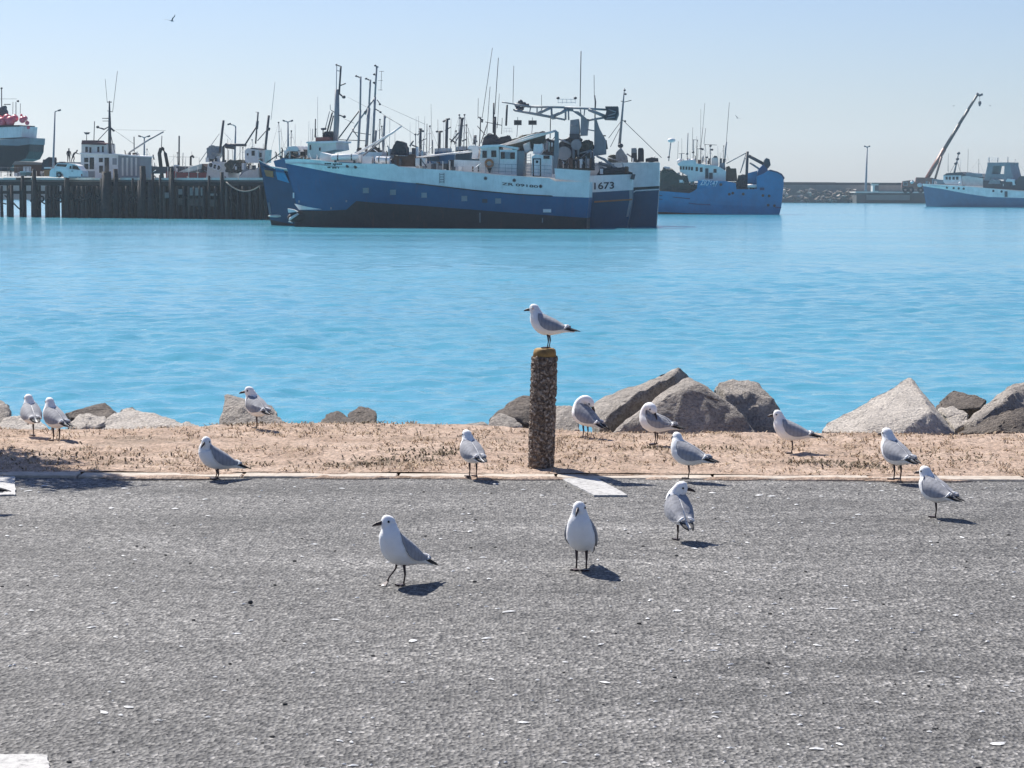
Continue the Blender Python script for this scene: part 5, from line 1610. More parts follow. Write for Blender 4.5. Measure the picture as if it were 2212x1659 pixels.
for p, q, r in (((15, 245), (18, 520), .08), ((130, 380), (128, 500), .04), ((160, 380), (160, 520), .06), ((205, 395), (203, 500), .04), ((0, 350), (165, 350), .03), ((40, 405), (105, 405), .08)):
    pole(G, rg, "mast" if r == .08 else "rail_post", DSTEEL, Z1(p, q), 0, r)
lamp(G, rg, Z1, (180, 372), 0, .22, BLACK)
lamp(G, rg, Z1, (15, 243), 0, .2)
for k, (x, y, r) in enumerate(((20, 580, 44), (62, 545, 40), (55, 590, 38), (105, 570, 44), (140, 545, 34), (-30, 560, 44), (225, 560, 30), (245, 545, 22), (255, 590, 20), (285, 638, 16), (205, 512, 12), (90, 600, 30))):
    s_, z_ = G.loc(Z1((x, y))[0], 2.2)
    rr = abs(G.loc(Z1((x + r, y))[0], 2.2)[0] - s_)
    names = ["first from the left of the frame", "second big one from the left", "low one under the second", "largest in the middle", "upper right of the heap", "half cut by the frame edge",
             "pale-edged one hanging over the stern", "small one above the stern", "small dull one on the stern rope", "lowest, hanging off the stern rope", "tiny one topping the rail post", "low in the middle of the heap"]
    bu = thing("buoy", "pink buoy on the black boat, " + names[k], "buoy", G.o + G.a * s_ + G.b * (2.2 - .3 * (k % 3)) + Vector((0, 0, z_)), 0, "pink buoys on the black boat")
    MB().ball((0, 0, 0), rr, 14, 9).build("float", BUOY, bu, True)
    MB().tube([(0, 0, rr * .9), (0, 0, rr * 1.18)], rr * .16, 6).build("eye", BUOY, bu, True)

# ---- boat with white cabin behind the jetty, mast and antennas
H_ = Frame(306, 343, 128, 347, WATER_Z)
rh = H_.root("fishing_boat", "white cabin boat with a dull red wheelhouse roof and tall mast, behind the jetty", "boat", "boats behind the jetty")
slab(H_, rh, "hull", DSTEEL, Z1((1420, 1500), (1420, 1160), (640, 1130), (640, 1500)), -1.0, -4.5)
slab(H_, rh, "foredeck", STEEL, Z1((560, 1130), (560, 985), (810, 985), (810, 1130)), -1.2, -4.2)
slab(H_, rh, "cabin", WHITE, Z1((810, 1150), (810, 905), (1185, 912), (1185, 1160)), -0.8, -4.6)
slab(H_, rh, "fish_hold", STEEL, Z1((1187, 1160), (1187, 915), (1405, 930), (1405, 1160)), -.7, -4.6)
for x in (1230, 1275, 1320, 1365):
    slab(H_, rh, "corrugation", WHITE2, Z1(rect(x - 9, 940, x + 9, 1120)), -.63, -.75)
slab(H_, rh, "cabin_roof", WHITE, Z1((800, 905), (800, 890), (1190, 902), (1410, 922), (1410, 934), (1190, 915)), -.5, -4.8)
windows(H_, rh, Z1, [(845, 940, 885, 985), (845, 1000, 885, 1055), (898, 938, 942, 1055), (992, 942, 1030, 985), (1048, 940, 1092, 1085), (995, 1020, 1032, 1090)], -.8)
windows(H_, rh, Z1, [(1128, 945, 1168, 1010)], -.8, STEEL)
slab(H_, rh, "door_panel", STEEL, Z1(rect(850, 1075, 950, 1150)), -.76, -.9)
slab(H_, rh, "wheelhouse", WHITE2, Z1((815, 892), (818, 800), (1075, 805), (1080, 900)), -1.4, -4.0)
windows(H_, rh, Z1, [(855, 830, 880, 885), (895, 835, 915, 890), (975, 830, 995, 885), (1020, 825, 1040, 885)], -1.4)
slab(H_, rh, "wheelhouse_roof", REDROOF, Z1((815, 805), (822, 765), (950, 765), (960, 785), (1055, 795), (1060, 812)), -1.2, -4.2)
pole(H_, rh, "mast", DSTEEL, Z1((1097, 370), (1100, 600), (1102, 900)), -2, [.10, .22, .28], 8)
for p, q, r in (((1100, 640), (980, 770), .06), ((1055, 150), (1075, 380), .03), ((1178, 70), (1130, 480), .035), ((870, 690), (868, 765), .05), ((948, 575), (942, 765), .06), ((1110, 700), (1150, 890), .05),
                ((1025, 545), (1095, 545), .07), ((1030, 572), (1095, 572), .05), ((985, 635), (1045, 655), .12), ((1045, 655), (1090, 630), .09), ((1108, 640), (1140, 668), .14), ((1075, 382), (1120, 382), .08),
                ((1075, 470), (1130, 480), .05), ((1160, 660), (1660, 668), .02), ((1150, 665), (1340, 800), .025)):
    pole(H_, rh, "antenna" if r < .04 else "mast_fitting", DSTEEL, Z1(p, q), -2, r)
slab(H_, rh, "radar_scanner", DSTEEL, Z1((838, 685), (900, 685), (885, 705), (855, 705)), -1.9, -2.1)
lamp(H_, rh, Z1, (980, 632), -2, .26); lamp(H_, rh, Z1, (1140, 668), -2, .2)
pole(H_, rh, "derrick", STEEL, Z1((1295, 890), (1500, 755), (1640, 680)), -3, [.12, .14, .10])
pole(H_, rh, "derrick_stay", DSTEEL, Z1((1345, 735), (1345, 880)), -3, .07)

# ---- two people on its foredeck
def person(label, pt, pose, facing):
    me = bpy.data.meshes.new("person")
    V = {'pel': (0, 0, .95), 'wst': (.02, 0, 1.12), 'chs': (.05, 0, 1.36), 'nck': (.07, 0, 1.52), 'hd0': (.09, 0, 1.60), 'hd1': (.10, 0, 1.74),
         'lh': (0, .1, .92), 'lk': (.03, .12, .50), 'la': (-.02, .13, .08), 'lt': (.16, .14, .04), 'rh': (0, -.1, .92), 'rk': (.05, -.12, .50), 'ra': (-.02, -.13, .08), 'rt': (.16, -.14, .04),
         'ls': (.05, .19, 1.42), 'le': (.02, .26, 1.14), 'lw': (.16, .24, .94), 'lf': (.22, .23, .88), 'rs': (.05, -.19, 1.42), 're': (.02, -.26, 1.14), 'rw': (.16, -.24, .94), 'rf': (.22, -.23, .88)}
    if pose == 'lean':
        V.update({'wst': (.10, 0, 1.10), 'chs': (.28, 0, 1.26), 'nck': (.40, 0, 1.36), 'hd0': (.47, 0, 1.42), 'hd1': (.52, 0, 1.54), 'ls': (.30, .19, 1.32), 'le': (.52, .24, 1.16), 'lw': (.76, .2, 1.10), 'lf': (.86, .19, 1.08),
                  'rs': (.30, -.19, 1.32), 're': (.52, -.24, 1.16), 'rw': (.76, -.2, 1.10), 'rf': (.86, -.19, 1.08), 'lk': (.12, .12, .50), 'rk': (-.12, -.12, .52), 'ra': (-.26, -.13, .09), 'rt': (-.10, -.14, .04)})
    rad = {'pel': .15, 'wst': .145, 'chs': .17, 'nck': .065, 'hd0': .085, 'hd1': .10, 'lh': .10, 'rh': .10, 'lk': .075, 'rk': .075, 'la': .05, 'ra': .05, 'lt': .04, 'rt': .04, 'ls': .07, 'rs': .07,
           'le': .052, 're': .052, 'lw': .04, 'rw': .04, 'lf': .035, 'rf': .035}
    E_ = [('pel', 'wst'), ('wst', 'chs'), ('chs', 'nck'), ('nck', 'hd0'), ('hd0', 'hd1')]
    for q in 'lr':
        E_ += [('pel', q + 'h'), (q + 'h', q + 'k'), (q + 'k', q + 'a'), (q + 'a', q + 't'), ('chs', q + 's'), (q + 's', q + 'e'), (q + 'e', q + 'w'), (q + 'w', q + 'f')]
    ks = list(V)
    me.from_pydata([V[x] for x in ks], [(ks.index(a), ks.index(b)) for a, b in E_], [])
    root = thing("person", label, "person", pt, R(facing), "people on the cabin boat")
    root.scale = (1.15, 1.25, 1.12)
    o = link("body", me, DENIM, root)
    md = o.modifiers.new("skin", 'SKIN')
    for i, x in enumerate(ks):
        me.skin_vertices[0].data[i].radius = (rad[x], rad[x])
        me.skin_vertices[0].data[i].use_root = (x == 'pel')
    md.use_smooth_shade = True
    sb = o.modifiers.new("sub", 'SUBSURF'); sb.levels = 1; sb.render_levels = 2
    h = Vector(V['hd1'])
    MB().ball(h + Vector((-.01, 0, .03)), (.108, .10, .10), 10, 6).build("hair", BLACK, root, True)
def boat_pt(x, t):
    s, z = H_.loc(Z1((x, 985))[0], t)
    return H_.o + H_.a * s + H_.b * t + Vector((0, 0, z))
person("person in dark clothes standing upright on the boat behind the pickup", boat_pt(690, -2.0), 'stand', -60)
person("person in dark clothes bending forward beside the standing one on the boat", boat_pt(735, -2.2), 'lean', 5)

# ---- further boats behind the jetty
I_ = Frame(520, 352, 395, 356, WATER_Z)
ri = I_.root("fishing_boat", "red-decked workboat with a black hook crane behind the jetty", "boat", "boats behind the jetty")
slab(I_, ri, "hull", RED, Z2((380, 1240), (380, 1080), (470, 1075), (500, 1090), (760, 1090), (1000, 1110), (1000, 1240)), -1.0, -5)
slab(I_, ri, "rail_band", WHITE2, Z2((550, 1160), (550, 1148), (730, 1150), (730, 1172)), -.9, -1.2)
slab(I_, ri, "deckhouse", DSTEEL, Z2((145, 1100), (150, 1020), (200, 1030), (400, 1030), (520, 1025), (530, 1090)), -1.6, -5)
slab(I_, ri, "prow", BROWN, Z2((730, 1090), (745, 1000), (775, 1030), (785, 1090)), -1.1, -4)
slab(I_, ri, "whaleback", WHITE2, Z2((500, 1085), (640, 1030), (745, 1000), (735, 1050), (620, 1085)), -1.2, -4)
for ps, r in ((((345, 1160), (315, 900), (330, 850), (350, 850)), .30), (((350, 850), (375, 900), (400, 1030)), .26)):
    pole(I_, ri, "hook_crane", BLACK, Z2(*ps), -2.5, r, 8)
pole(I_, ri, "hook_line", DSTEEL, Z2((340, 720), (335, 850)), -2.5, .06)
pole(I_, ri, "davit", BLACK, Z2((628, 1020), (630, 930), (645, 918), (660, 940)), -2.5, .16)
for p, q, r in (((513, 720), (512, 1020), .12), ((553, 890), (548, 1020), .05), ((410, 930), (700, 935), .02), ((60, 730), (62, 880), .08), ((250, 910), (262, 960), .10)):
    pole(I_, ri, "mast" if r > .1 else "stay", DSTEEL, Z2(p, q), -3, r)
for x in (400, 480, 610, 700, 900):
    pole(I_, ri, "stanchion", WHITE2, Z2((x, 1030), (x, 1165)), -.9, .05)
lamp(I_, ri, Z2, (412, 1160), -.7, .4, WHITE); lamp(I_, ri, Z2, (380, 1162), -.7, .4, WHITE2)

J_ = Frame(590, 340, 452, 344, WATER_Z)
rj = J_.root("fishing_boat", "grey boat with white round-windowed wheelhouse at the right end of the jetty", "boat", "boats behind the jetty")
slab(J_, rj, "hull", STEEL, Z2((1000, 1330), (1010, 1190), (1100, 1160), (1150, 1060), (1320, 1050), (1340, 1200), (1330, 1330)), -.2, -4.5)
slab(J_, rj, "lower_house", WHITE2, Z2((780, 1180), (800, 1010), (860, 975), (1000, 990), (1010, 1180)), -.6, -4.2)
for p in ((835, 1015), (875, 1030), (910, 1040)):
    s_, z_ = J_.loc(Z2(p)[0], -.6)
    o = MB().torus((s_, -.56, z_), .40, .10).build("porthole", WHITE, rj, True)
    MB().disc((s_, -.57, z_), .4, .1).build("pane", GLASS, o)
slab(J_, rj, "wheelhouse", WHITE, Z2((1175, 990), (1170, 870), (1200, 845), (1300, 850), (1312, 990)), -.8, -3.6)
slab(J_, rj, "wheelhouse_roof", DSTEEL, Z2((1225, 850), (1235, 838), (1305, 850), (1305, 860)), -.7, -3.4)
windows(J_, rj, Z2, [(1240, 870, 1270, 920), (1192, 895, 1207, 918)], -.8)
slab(J_, rj, "wheelhouse_side", WHITE2, Z2((1314, 880), (1380, 860), (1370, 990), (1314, 990)), -1.2, -3.2)
windows(J_, rj, Z2, [(1318, 890, 1340, 935)], -1.2)
heap(J_, rj, "net_bag", STEEL, Z2((815, 960), (820, 850), (840, 822), (905, 825), (925, 900), (900, 945)), -1.5, -3.5, .2)
heap(J_, rj, "gear_heap", NETTING, Z2((1010, 1010), (1060, 970), (1150, 965), (1165, 1060), (1100, 1090), (1020, 1085)), -.4, -3, .3)
heap(J_, rj, "gear_heap", WHITE2, Z2((1120, 1150), (1180, 1080), (1320, 1040), (1330, 1190), (1150, 1190)), -.1, -1, .12)
for ps, r in ((((960, 1100), (958, 830), (985, 805), (1070, 812), (1185, 815)), .20), (((985, 820), (1070, 830)), .4)):
    pole(J_, rj, "gallows_frame", DSTEEL, Z2(*ps), -1.6, r, 8)
for p, q, r in (((958, 565), (922, 890), .18), ((1305, 485), (1280, 800), .12), ((1300, 570), (1292, 650), .2), ((1285, 635), (1175, 810), .12), ((1413, 515), (1370, 930), .18), ((1395, 660), (1300, 770), .07),
                ((1475, 180), (1435, 560), .03), ((1280, 480), (1310, 485), .06), ((915, 700), (720, 980), .05), ((965, 690), (1030, 760), .03), ((1010, 860), (1010, 1000), .05), ((1075, 830), (1072, 1010), .06),
                ((1125, 830), (1122, 1000), .05), ((1380, 1000), (1560, 870), .09), ((1400, 650), (1420, 655), .25)):
    pole(J_, rj, "mast" if r > .1 else "rigging", DSTEEL if r > .06 else STEEL, Z2(p, q), -2, r)
pole(J_, rj, "stem_post", TIMBER, Z2((1330, 950), (1345, 1150), (1400, 1330)), 1.0, .3)

# cream wheelhouse boat behind the nearest trawler's bow
K_ = Frame(790, 292, 600, 296, WATER_Z)
rk = K_.root("fishing_boat", "boat with cream wheelhouse and thick white mast behind the nearest trawler's bow", "boat", "boats behind the raft")
slab(K_, rk, "hull", FADED, Z3((1100, 1100), (1100, 990), (420, 975), (200, 960), (110, 985), (150, 1100)), 2.4, -2.4)
slab(K_, rk, "wheelhouse", WHITE2, Z3((420, 968), (425, 820), (600, 822), (680, 810), (690, 880), (560, 905), (520, 968)), 2.0, -2.0)
slab(K_, rk, "wheelhouse_roof", WHITE, Z3((408, 822), (415, 808), (690, 800), (690, 815), (600, 825)), 2.3, -2.3)
windows(K_, rk, Z3, [(440, 838, 455, 885), (527, 862, 542, 892)], 2.0)
slab(K_, rk, "roof_locker", REDROOF, Z3((497, 808), (497, 768), (620, 765), (622, 808)), 1.4, -1.2)
pole(K_, rk, "mast", STEEL, Z3((692, 330), (690, 600), (676, 860)), 0, [.28, .34, .36], 10)
for p, q, r in (((690, 110), (686, 340), .05), ((728, 118), (712, 370), .12), ((685, 105), (728, 120), .08), ((690, 158), (715, 162), .06), ((722, 295), (772, 275), .08), ((715, 370), (750, 400), .10), ((710, 565), (755, 580), .08),
                ((650, 540), (602, 720), .10), ((660, 570), (615, 760), .08), ((625, 530), (585, 690), .05), ((630, 470), (632, 520), .04), ((640, 520), (700, 560), .07), ((495, 600), (492, 770), .07), ((515, 400), (515, 770), .02),
                ((565, 690), (565, 770), .07), ((470, 690), (468, 800), .04)):
    pole(K_, rk, "mast_fitting" if r > .04 else "antenna", DSTEEL if r > .06 else STEEL, Z3(p, q), 0, r)
lamp(K_, rk, Z3, (755, 400), .1, .26); lamp(K_, rk, Z3, (758, 580), .1, .24); lamp(K_, rk, Z3, (688, 105), 0, .15)
slab(K_, rk, "radar_scanner", DSTEEL, Z3((542, 685), (580, 682), (575, 700), (548, 702)), .3, -.3)
heap(K_, rk, "funnel_cover", TARP, Z3((595, 770), (600, 715), (632, 712), (635, 770)), .8, -.8, .12)
heap(K_, rk, "deck_gear", NETTING, Z3((250, 965), (290, 910), (410, 940), (415, 965)), 1.8, -1.8, .2)
heap(K_, rk, "deck_gear", WHITE, Z3((270, 900), (290, 855), (370, 850), (400, 900)), 1.5, -1.5, .12)

# twin-masted boat
M_ = Frame(945, 300, 780, 304, WATER_Z)
rm = M_.root("fishing_boat", "boat with several tall masts and derricks rising behind the nearest trawler's foredeck", "boat", "boats behind the raft")
slab(M_, rm, "hull", NAVY2, Z3((1560, 1100), (1560, 985), (900, 965), (640, 945), (600, 1100)), 2.4, -2.4)
slab(M_, rm, "deckhouse", WHITE, Z3((860, 965), (860, 900), (1100, 905), (1100, 970)), 1.8, -1.8)
for p, q, r in (((909, 212), (905, 520), .12), ((905, 520), (885, 915), .16), ((998, 240), (985, 500), .12), ((985, 500), (955, 960), .20), ((1056, 118), (1040, 400), .12), ((1040, 400), (1020, 860), .16),
                ((865, 205), (909, 225), .09), ((955, 228), (998, 250), .09), ((1038, 110), (1070, 128), .10), ((1030, 190), (1050, 205), .07), ((1025, 262), (1045, 285), .09),
                ((900, 520), (705, 780), .09), ((1030, 420), (850, 680), .10), ((850, 680), (725, 900), .10), ((950, 560), (990, 460), .12), ((1128, 570), (1115, 935), .14), ((1120, 570), (1140, 590), .10), ((1060, 425), (1090, 470), .06),
                ((1045, 510), (1095, 540), .07), ((700, 790), (950, 800), .06), ((1100, 162), (1095, 338), .03), ((1078, 165), (1122, 165), .03), ((1070, 248), (1110, 248), .03), ((1070, 335), (1108, 335), .03),
                ((1100, 470), (1500, 650), .02), ((1095, 545), (1400, 740), .02), ((790, 400), (960, 490), .015), ((1130, 575), (1290, 665), .02), ((1050, 705), (1040, 860), .14), ((830, 690), (900, 790), .06), ((840, 720), (1000, 745), .05),
                ((760, 600), (850, 640), .03)):
    pole(M_, rm, "mast" if r >= .12 else ("derrick" if r > .05 else "stay"), STEEL if r >= .1 else DSTEEL, Z3(p, q), 0, r)
for p in ((868, 208), (958, 232), (1042, 112), (1032, 192), (1030, 268), (1085, 466), (1090, 538), (950, 535)):
    lamp(M_, rm, Z3, p, .1, .17)
heap(M_, rm, "deck_gear", NETTING, Z3((1000, 960), (1020, 870), (1060, 860), (1090, 960)), 1, -1, .2)

# cluster of masts behind the raft: four small boats
def mast_boat(label, f, z, hullps, masts, lamps, mat):
    r = f.root("fishing_boat", label, "boat", "boats behind the raft")
    slab(f, r, "hull", mat, z(*hullps), 2, -2)
    slab(f, r, "wheelhouse", WHITE2, z(*[(x * .5 + hullps[1][0] * .5 * 1.0, y - 30 if i in (1, 2) else y) for i, (x, y) in enumerate(hullps)]), 1.4, -1.4)
    for p, q, rr in masts:
        pole(f, r, "mast" if rr > .1 else "rigging", DSTEEL, z(p, q), 0, rr)
    for p in lamps:
        lamp(f, r, z, p, .1, .18)
    return r
mast_boat("small boat under the forked dark mast, left of the mast cluster", Frame(960, 308, 905, 309, WATER_Z), Z4, [(-60, 1080), (-60, 975), (120, 970), (120, 1080)],
          [((40, 745), (35, 950), .16), ((60, 755), (10, 800), .07), ((95, 700), (92, 960), .05), ((130, 530), (135, 840), .02), ((140, 840), (140, 960), .08), ((20, 860), (90, 830), .05)], [(40, 748), (60, 765)], DSTEEL)
mast_boat("small boat with the thick lamp-topped mast in the middle of the mast cluster", Frame(985, 312, 940, 313, WATER_Z), Z4, [(160, 1080), (160, 945), (330, 940), (330, 1080)],
          [((268, 655), (262, 940), .20), ((240, 680), (290, 655), .10), ((205, 765), (203, 940), .16), ((175, 770), (225, 765), .10), ((250, 760), (300, 730), .07), ((290, 830), (350, 870), .10), ((330, 880), (380, 790), .07)],
          [(240, 680), (285, 660), (180, 768), (222, 768)], FADED)
mast_boat("small boat with the leaning dark mast at the right of the mast cluster", Frame(1012, 310, 985, 311, WATER_Z), Z4, [(340, 1080), (345, 930), (470, 925), (470, 1080)],
          [((398, 650), (375, 920), .20), ((378, 650), (410, 655), .10), ((300, 860), (375, 770), .10), ((400, 850), (435, 835), .10), ((455, 740), (452, 900), .02), ((512, 800), (508, 880), .2), ((495, 870), (530, 850), .08)],
          [(380, 650), (405, 655)], DSTEEL)
mast_boat("low boat with forked derricks between the cable reel and the mast cluster", Frame(920, 316, 880, 317, WATER_Z), Z3, [(1330, 1080), (1330, 950), (1500, 950), (1500, 1080)],
          [((1455, 690), (1460, 930), .16), ((1440, 720), (1470, 690), .08), ((1410, 740), (1415, 900), .06), ((1360, 850), (1390, 800), .12), ((1430, 860), (1380, 840), .10)], [(1452, 692), (1410, 742)], NAVY2)

# ================================================================== breakwater, far quay and crane
Wf = Frame(1700, 985, 400, 1010, WATER_Z)
wall = thing("breakwater", "long dark breakwater wall closing the harbour behind the ships", "breakwater", (0, 990, WATER_Z))
ztop = at(1800, 394, 990).z - WATER_Z
for k in range(26):
    x0 = -330 + k * 26
    h = ztop + random.uniform(-.3, .3)
    MB().box((x0 + 13, 6, h / 2 - 2), (25.9, 8, h + 4)).build("wall_section", DCONC, wall)
MB().box((0, 0.5, 2.8), (680, 3.0, 9.6)).build("roadway", CONC, wall)
zq = at(2000, 417, 960).z - WATER_Z
MB().box((190, -12, zq / 2 - 1), (94, 24, zq + 2)).build("quay_wall", DCONC, wall)
MB().box((190, -12, zq + .25), (95, 24.6, .5)).build("quay_edge", WHITE2, wall)
slabq = MB().box((156, -24.6, zq * .55), (18, .8, zq * .5)).build("quay_fender", CONC, wall)
def armour():
    rng = random.Random(5)
    for k in range(130):
        x = rng.uniform(108, 146); y = rng.uniform(-10, -3)
        hh = (y + 11) / 9 * 6.5
        r = rng.uniform(.6, 1.5)
        bm = bmesh.new()
        for j in range(8):
            v = Vector((rng.gauss(0, 1), rng.gauss(0, 1), rng.gauss(0, 1))).normalized()
            bm.verts.new(Vector((v.x * 1.3, v.y, v.z * .75)) * r * rng.uniform(.7, 1.25))
        bmesh.ops.convex_hull(bm, input=bm.verts)
        me = bpy.data.meshes.new("armour_stone"); bm.to_mesh(me); bm.free()
        o = link("armour_stone", me, rng.choice((ROCK_L, ROCK_G, ROCK_D, ROCK_D, ROCK_D, ROCK_D)), wall)
        o.location = (x, y - 2, hh + rng.uniform(-.5, .4))
armour()
# little hut on the quay
hq = at(2036, 414, 958)
hp = at(2036 - 0, 408, 955)
hut = thing("quay_hut", "small pale hut on the far quay beside the breakwater lamp post", "hut", (at(2046, 415, 955).x - 0.0, 955, WATER_Z + zq + .5))
p0, p1 = at(*Z7((868, 935))[0], 955), at(*Z7((920, 870))[0], 955)
hut.location = ((p0.x + p1.x) / 2, 955, WATER_Z + zq + .5)
hh = p1.z - hut.location.z
MB().box((0, 0, hh / 2), (abs(p1.x - p0.x), 5, hh)).build("wall", WHITE2, hut)
MB().box((0, 0, hh + .2), (abs(p1.x - p0.x) + .8, 5.8, .4)).build("roof", CONC, hut)
MB().box((abs(p1.x - p0.x) * .2, -2.55, hh * .45), (1.6, .2, hh * .7)).build("door", DSTEEL, hut)
# mobile crane
def crane():
    d = 940.0
    fr = Frame(2030, d, 1940, d + 2, WATER_Z + zq + .5)
    root = fr.root("mobile_crane", "red-brown mobile crane with a long raised boom behind the far trawler", "crane")
    slab(fr, root, "carrier", CRANERED, Z7((1130, 900), (1140, 845), (1230, 835), (1255, 860), (1330, 870), (1480, 875), (1480, 915), (1140, 915)), 2, -2)
    slab(fr, root, "cab", CRANERED, Z7((1250, 870), (1260, 812), (1400, 815), (1500, 845), (1500, 885), (1300, 885)), 1.8, -1.8)
    slab(fr, root, "counterweight", STEEL, Z7((1400, 870), (1400, 825), (1500, 835), (1510, 868)), 2.1, -2.1)
    windows(fr, root, Z7, [(1150, 855, 1180, 880), (1215, 842, 1235, 862)], 2.0)
    for x in (1165, 1215, 1300, 1360, 1420):
        s_, z_ = fr.loc(Z7((x, 922))[0], 1.9)
        MB().torus((s_, 1.9, z_), .9, .45, 16, 7).build("wheel", RUBBER, root, True)
    boom = [((1350, 830), (1510, 560), .90, CRANERED), ((1505, 570), (1640, 345), .72, BLACK), ((1636, 350), (1720, 215), .62, BLACK), ((1716, 220), (1800, 85), .5, BLACK)]
    for p, q, r, m_ in boom:
        o = pole(fr, root, "boom_section", m_, Z7(p, q), 0, r, 4)
    pole(fr, root, "boom_head", DSTEEL, Z7((1795, 70), (1820, 90), (1848, 78)), 0, .55)
    pole(fr, root, "lift_ram", CRANERED, Z7((1425, 835), (1485, 630)), 1.4, .5)
    pole(fr, root, "hoist_rope", DSTEEL, Z7((1822, 90), (1821, 140)), 0, .08)
    pole(fr, root, "hook_block", DSTEEL, Z7((1821, 140), (1822, 160), (1820, 185)), 0, [.55, .65, .25], 8)
    lamp(fr, root, Z7, (1222, 855), 2.1, .8, WHITE); lamp(fr, root, Z7, (1292, 880), 2.1, 1.1, WHITE)
crane()

# ---- small deck fittings: vents, bollards, pipes, boxes standing along the decks
frng = random.Random(33)
def fittings(fr, par, z, x0, x1, yb, n, t0, t1, hmax, wmax=16, slope=0.0):
    for _ in range(n):
        x = frng.uniform(x0, x1); y = yb + slope * (x - x0)
        t = frng.uniform(t0, t1)
        h = frng.uniform(.25, 1) * hmax; w = frng.uniform(.25, 1) * wmax
        m = frng.choice((WHITE, WHITE, WHITE2, STEEL, DSTEEL, DSTEEL, BROWN, TARP))
        k = frng.random()
        if k < .45:
            (sa, za), (sb, zb) = fr.pts(z((x - w / 2, y), (x + w / 2, y - h)), t)
            MB().box(((sa + sb) / 2, t, (za + zb) / 2), (abs(sb - sa), abs(sb - sa) * 1.2, abs(zb - za)), Matrix.Rotation(frng.uniform(-.3, .3), 3, 'Z')).build("deck_box", m, par)
        elif k < .8:
            p = fr.pts3(z((x, y), (x + frng.uniform(-4, 4), y - h * 1.2)), t)
            r = abs(fr.loc(z((x + w * .16, y))[0], t)[0] - p[0][0]) + .02
            MB().tube([p[0], p[1], (p[1][0] + r * 1.6, t, p[1][2] + r)], [r, r, r * 1.3], 7).build("vent_pipe", m, par, True)
        else:
            p = fr.pts3(z((x, y - h * .2), (x + frng.choice((-1, 1)) * w * 2.2, y - h * frng.uniform(.6, 1.3))), t)
            MB().tube(p, .06, 5).build("loose_spar", m, par, True)
fittings(A, ra, Z4, 0, 560, 1088, 34, -2.0, 3.6, 70, 40, .05)
fittings(A, ra, Z3, 900, 1500, 1015, 26, -1.5, 3.4, 80, 40, .03)
fittings(A, ra, Z3, 320, 640, 972, 14, -1.0, 2.0, 50, 34)
fittings(A, ra, Z4, 880, 1190, 940, 16, -2.0, 1.5, 80, 40)
fittings(Bf, rb, Z8, 1040, 1650, 1235, 30, 1.0, 3.0, 190, 70)
fittings(Bf, rb, Z8, 300, 1000, 900, 26, -2.5, 0.0, 150, 70)
fittings(Bf, rb, Z5, 385, 680, 1120, 16, -1.0, 3.2, 90, 40)
fittings(Cf, rc, Z5, 460, 920, 1016, 12, -1.0, 2.6, 60, 30)
fittings(D, rd, Z6, 180, 620, 1010, 26, 1.0, 2.8, 120, 44, .25)
fittings(D, rd, Z6, 420, 990, 850, 22, -1.5, 1.5, 90, 30)
fittings(D, rd, Z6, 1010, 1380, 1160, 14, 0.5, 3.0, 110, 44)
fittings(E, re, Z7, 1660, 2200, 890, 24, -1.0, 3.0, 60, 26)
fittings(E, re, Z7, 1340, 1500, 872, 8, -1.0, 2.0, 30, 16)
fittings(I_, ri, Z2, 160, 1000, 1090, 34, -3.0, -.9, 80, 36)
fittings(J_, rj, Z2, 990, 1330, 1060, 26, -2.5, -.1, 90, 34)
fittings(J_, rj, Z2, 800, 1000, 985, 10, -2.5, -.6, 60, 30)
fittings(K_, rk, Z3, 130, 420, 965, 18, -1.0, 2.2, 90, 44)
fittings(M_, rm, Z3, 880, 1500, 965, 26, -1.0, 2.0, 110, 44)
fittings(H_, rh, Z1, 1190, 1400, 920, 8, -3.0, -1.0, 40, 26)
fittings(P, rp_, Z1, 20, 560, 1128, 16, -4.0, -.5, 60, 40)
fittings(P, rp_, Z2, 150, 980, 1180, 26, -3.0, -.5, 50, 34)

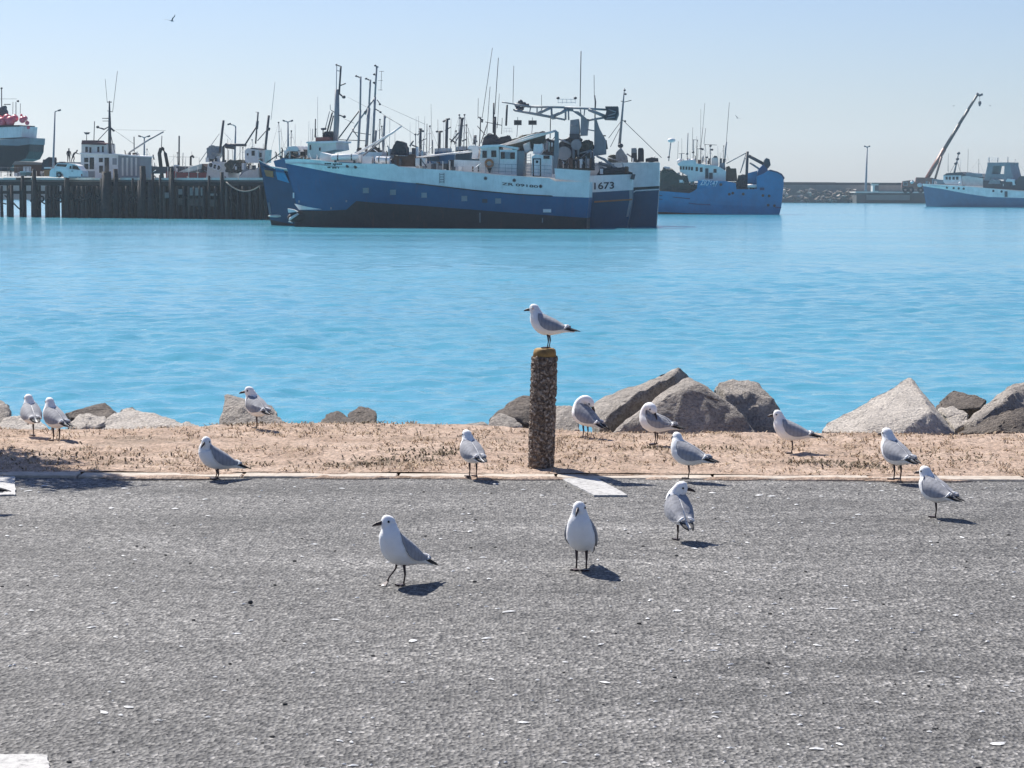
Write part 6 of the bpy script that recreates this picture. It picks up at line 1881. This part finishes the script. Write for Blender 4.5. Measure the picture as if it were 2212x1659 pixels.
# ---- the thicket of thin masts, aerials and stays rising from the boats behind
def thicket(fr, par, z, x0, x1, yb, n, hmin, hmax, t0, t1):
    tops = []
    for k in range(n):
        x = x0 + (x1 - x0) * (k + frng.uniform(.1, .9)) / n
        h = frng.uniform(hmin, hmax); lean = frng.uniform(-.06, .06) * h; t = frng.uniform(t0, t1)
        r = frng.choice((.025, .03, .04, .07))
        pole(fr, par, "mast" if r > .05 else "antenna", frng.choice((STEEL, STEEL, DSTEEL, WHITE2)), z((x, yb), (x + lean, yb - h)), t, [r, r * .6])
        if r > .05:
            pole(fr, par, "yard", DSTEEL, z((x + lean * .7 - 12, yb - h * .72), (x + lean * .7 + 12, yb - h * .74)), t, .03)
            lamp(fr, par, z, (x + lean, yb - h), t, .13)
            tops.append((x + lean, yb - h, t))
    for a in tops:
        for sg in (-1, 1):
            pole(fr, par, "stay", DSTEEL, z((a[0], a[1]), (a[0] + sg * frng.uniform(50, 120), yb)), a[2], .012, 4)
thicket(M_, rm, Z3, 880, 1500, 960, 12, 150, 420, -2, 1)
thicket(K_, rk, Z3, 130, 640, 940, 10, 120, 330, -2, 1)
thicket(Bf, rb, Z4, 20, 540, 960, 14, 120, 340, -3, 0)
thicket(I_, ri, Z2, 160, 760, 1060, 9, 90, 240, -4.5, -1.5)
thicket(J_, rj, Z2, 820, 1500, 1010, 10, 120, 320, -4, -1)
thicket(D, rd, Z6, 400, 1000, 850, 9, 120, 330, -1.5, 1)
thicket(E, re, Z7, 1520, 2200, 800, 8, 60, 160, -1, 1)

# ================================================================== haze over the harbour
def haze():
    m = bpy.data.materials.new("sea_haze")
    m.use_nodes = True
    nt = m.node_tree
    for n in list(nt.nodes):
        nt.nodes.remove(n)
    out = nt.nodes.new("ShaderNodeOutputMaterial")
    pv = nt.nodes.new("ShaderNodeVolumePrincipled")
    pv.inputs["Color"].default_value = (0.80, 0.88, 0.97, 1)
    pv.inputs["Density"].default_value = HAZE
    pv.inputs["Anisotropy"].default_value = 0.35
    nt.links.new(pv.outputs[0], out.inputs["Volume"])
    MB().box((0, 1400, 37), (3400, 3400, 81)).build("haze", m, None, label="thin pale blue sea haze over the harbour", kind="stuff")
haze()
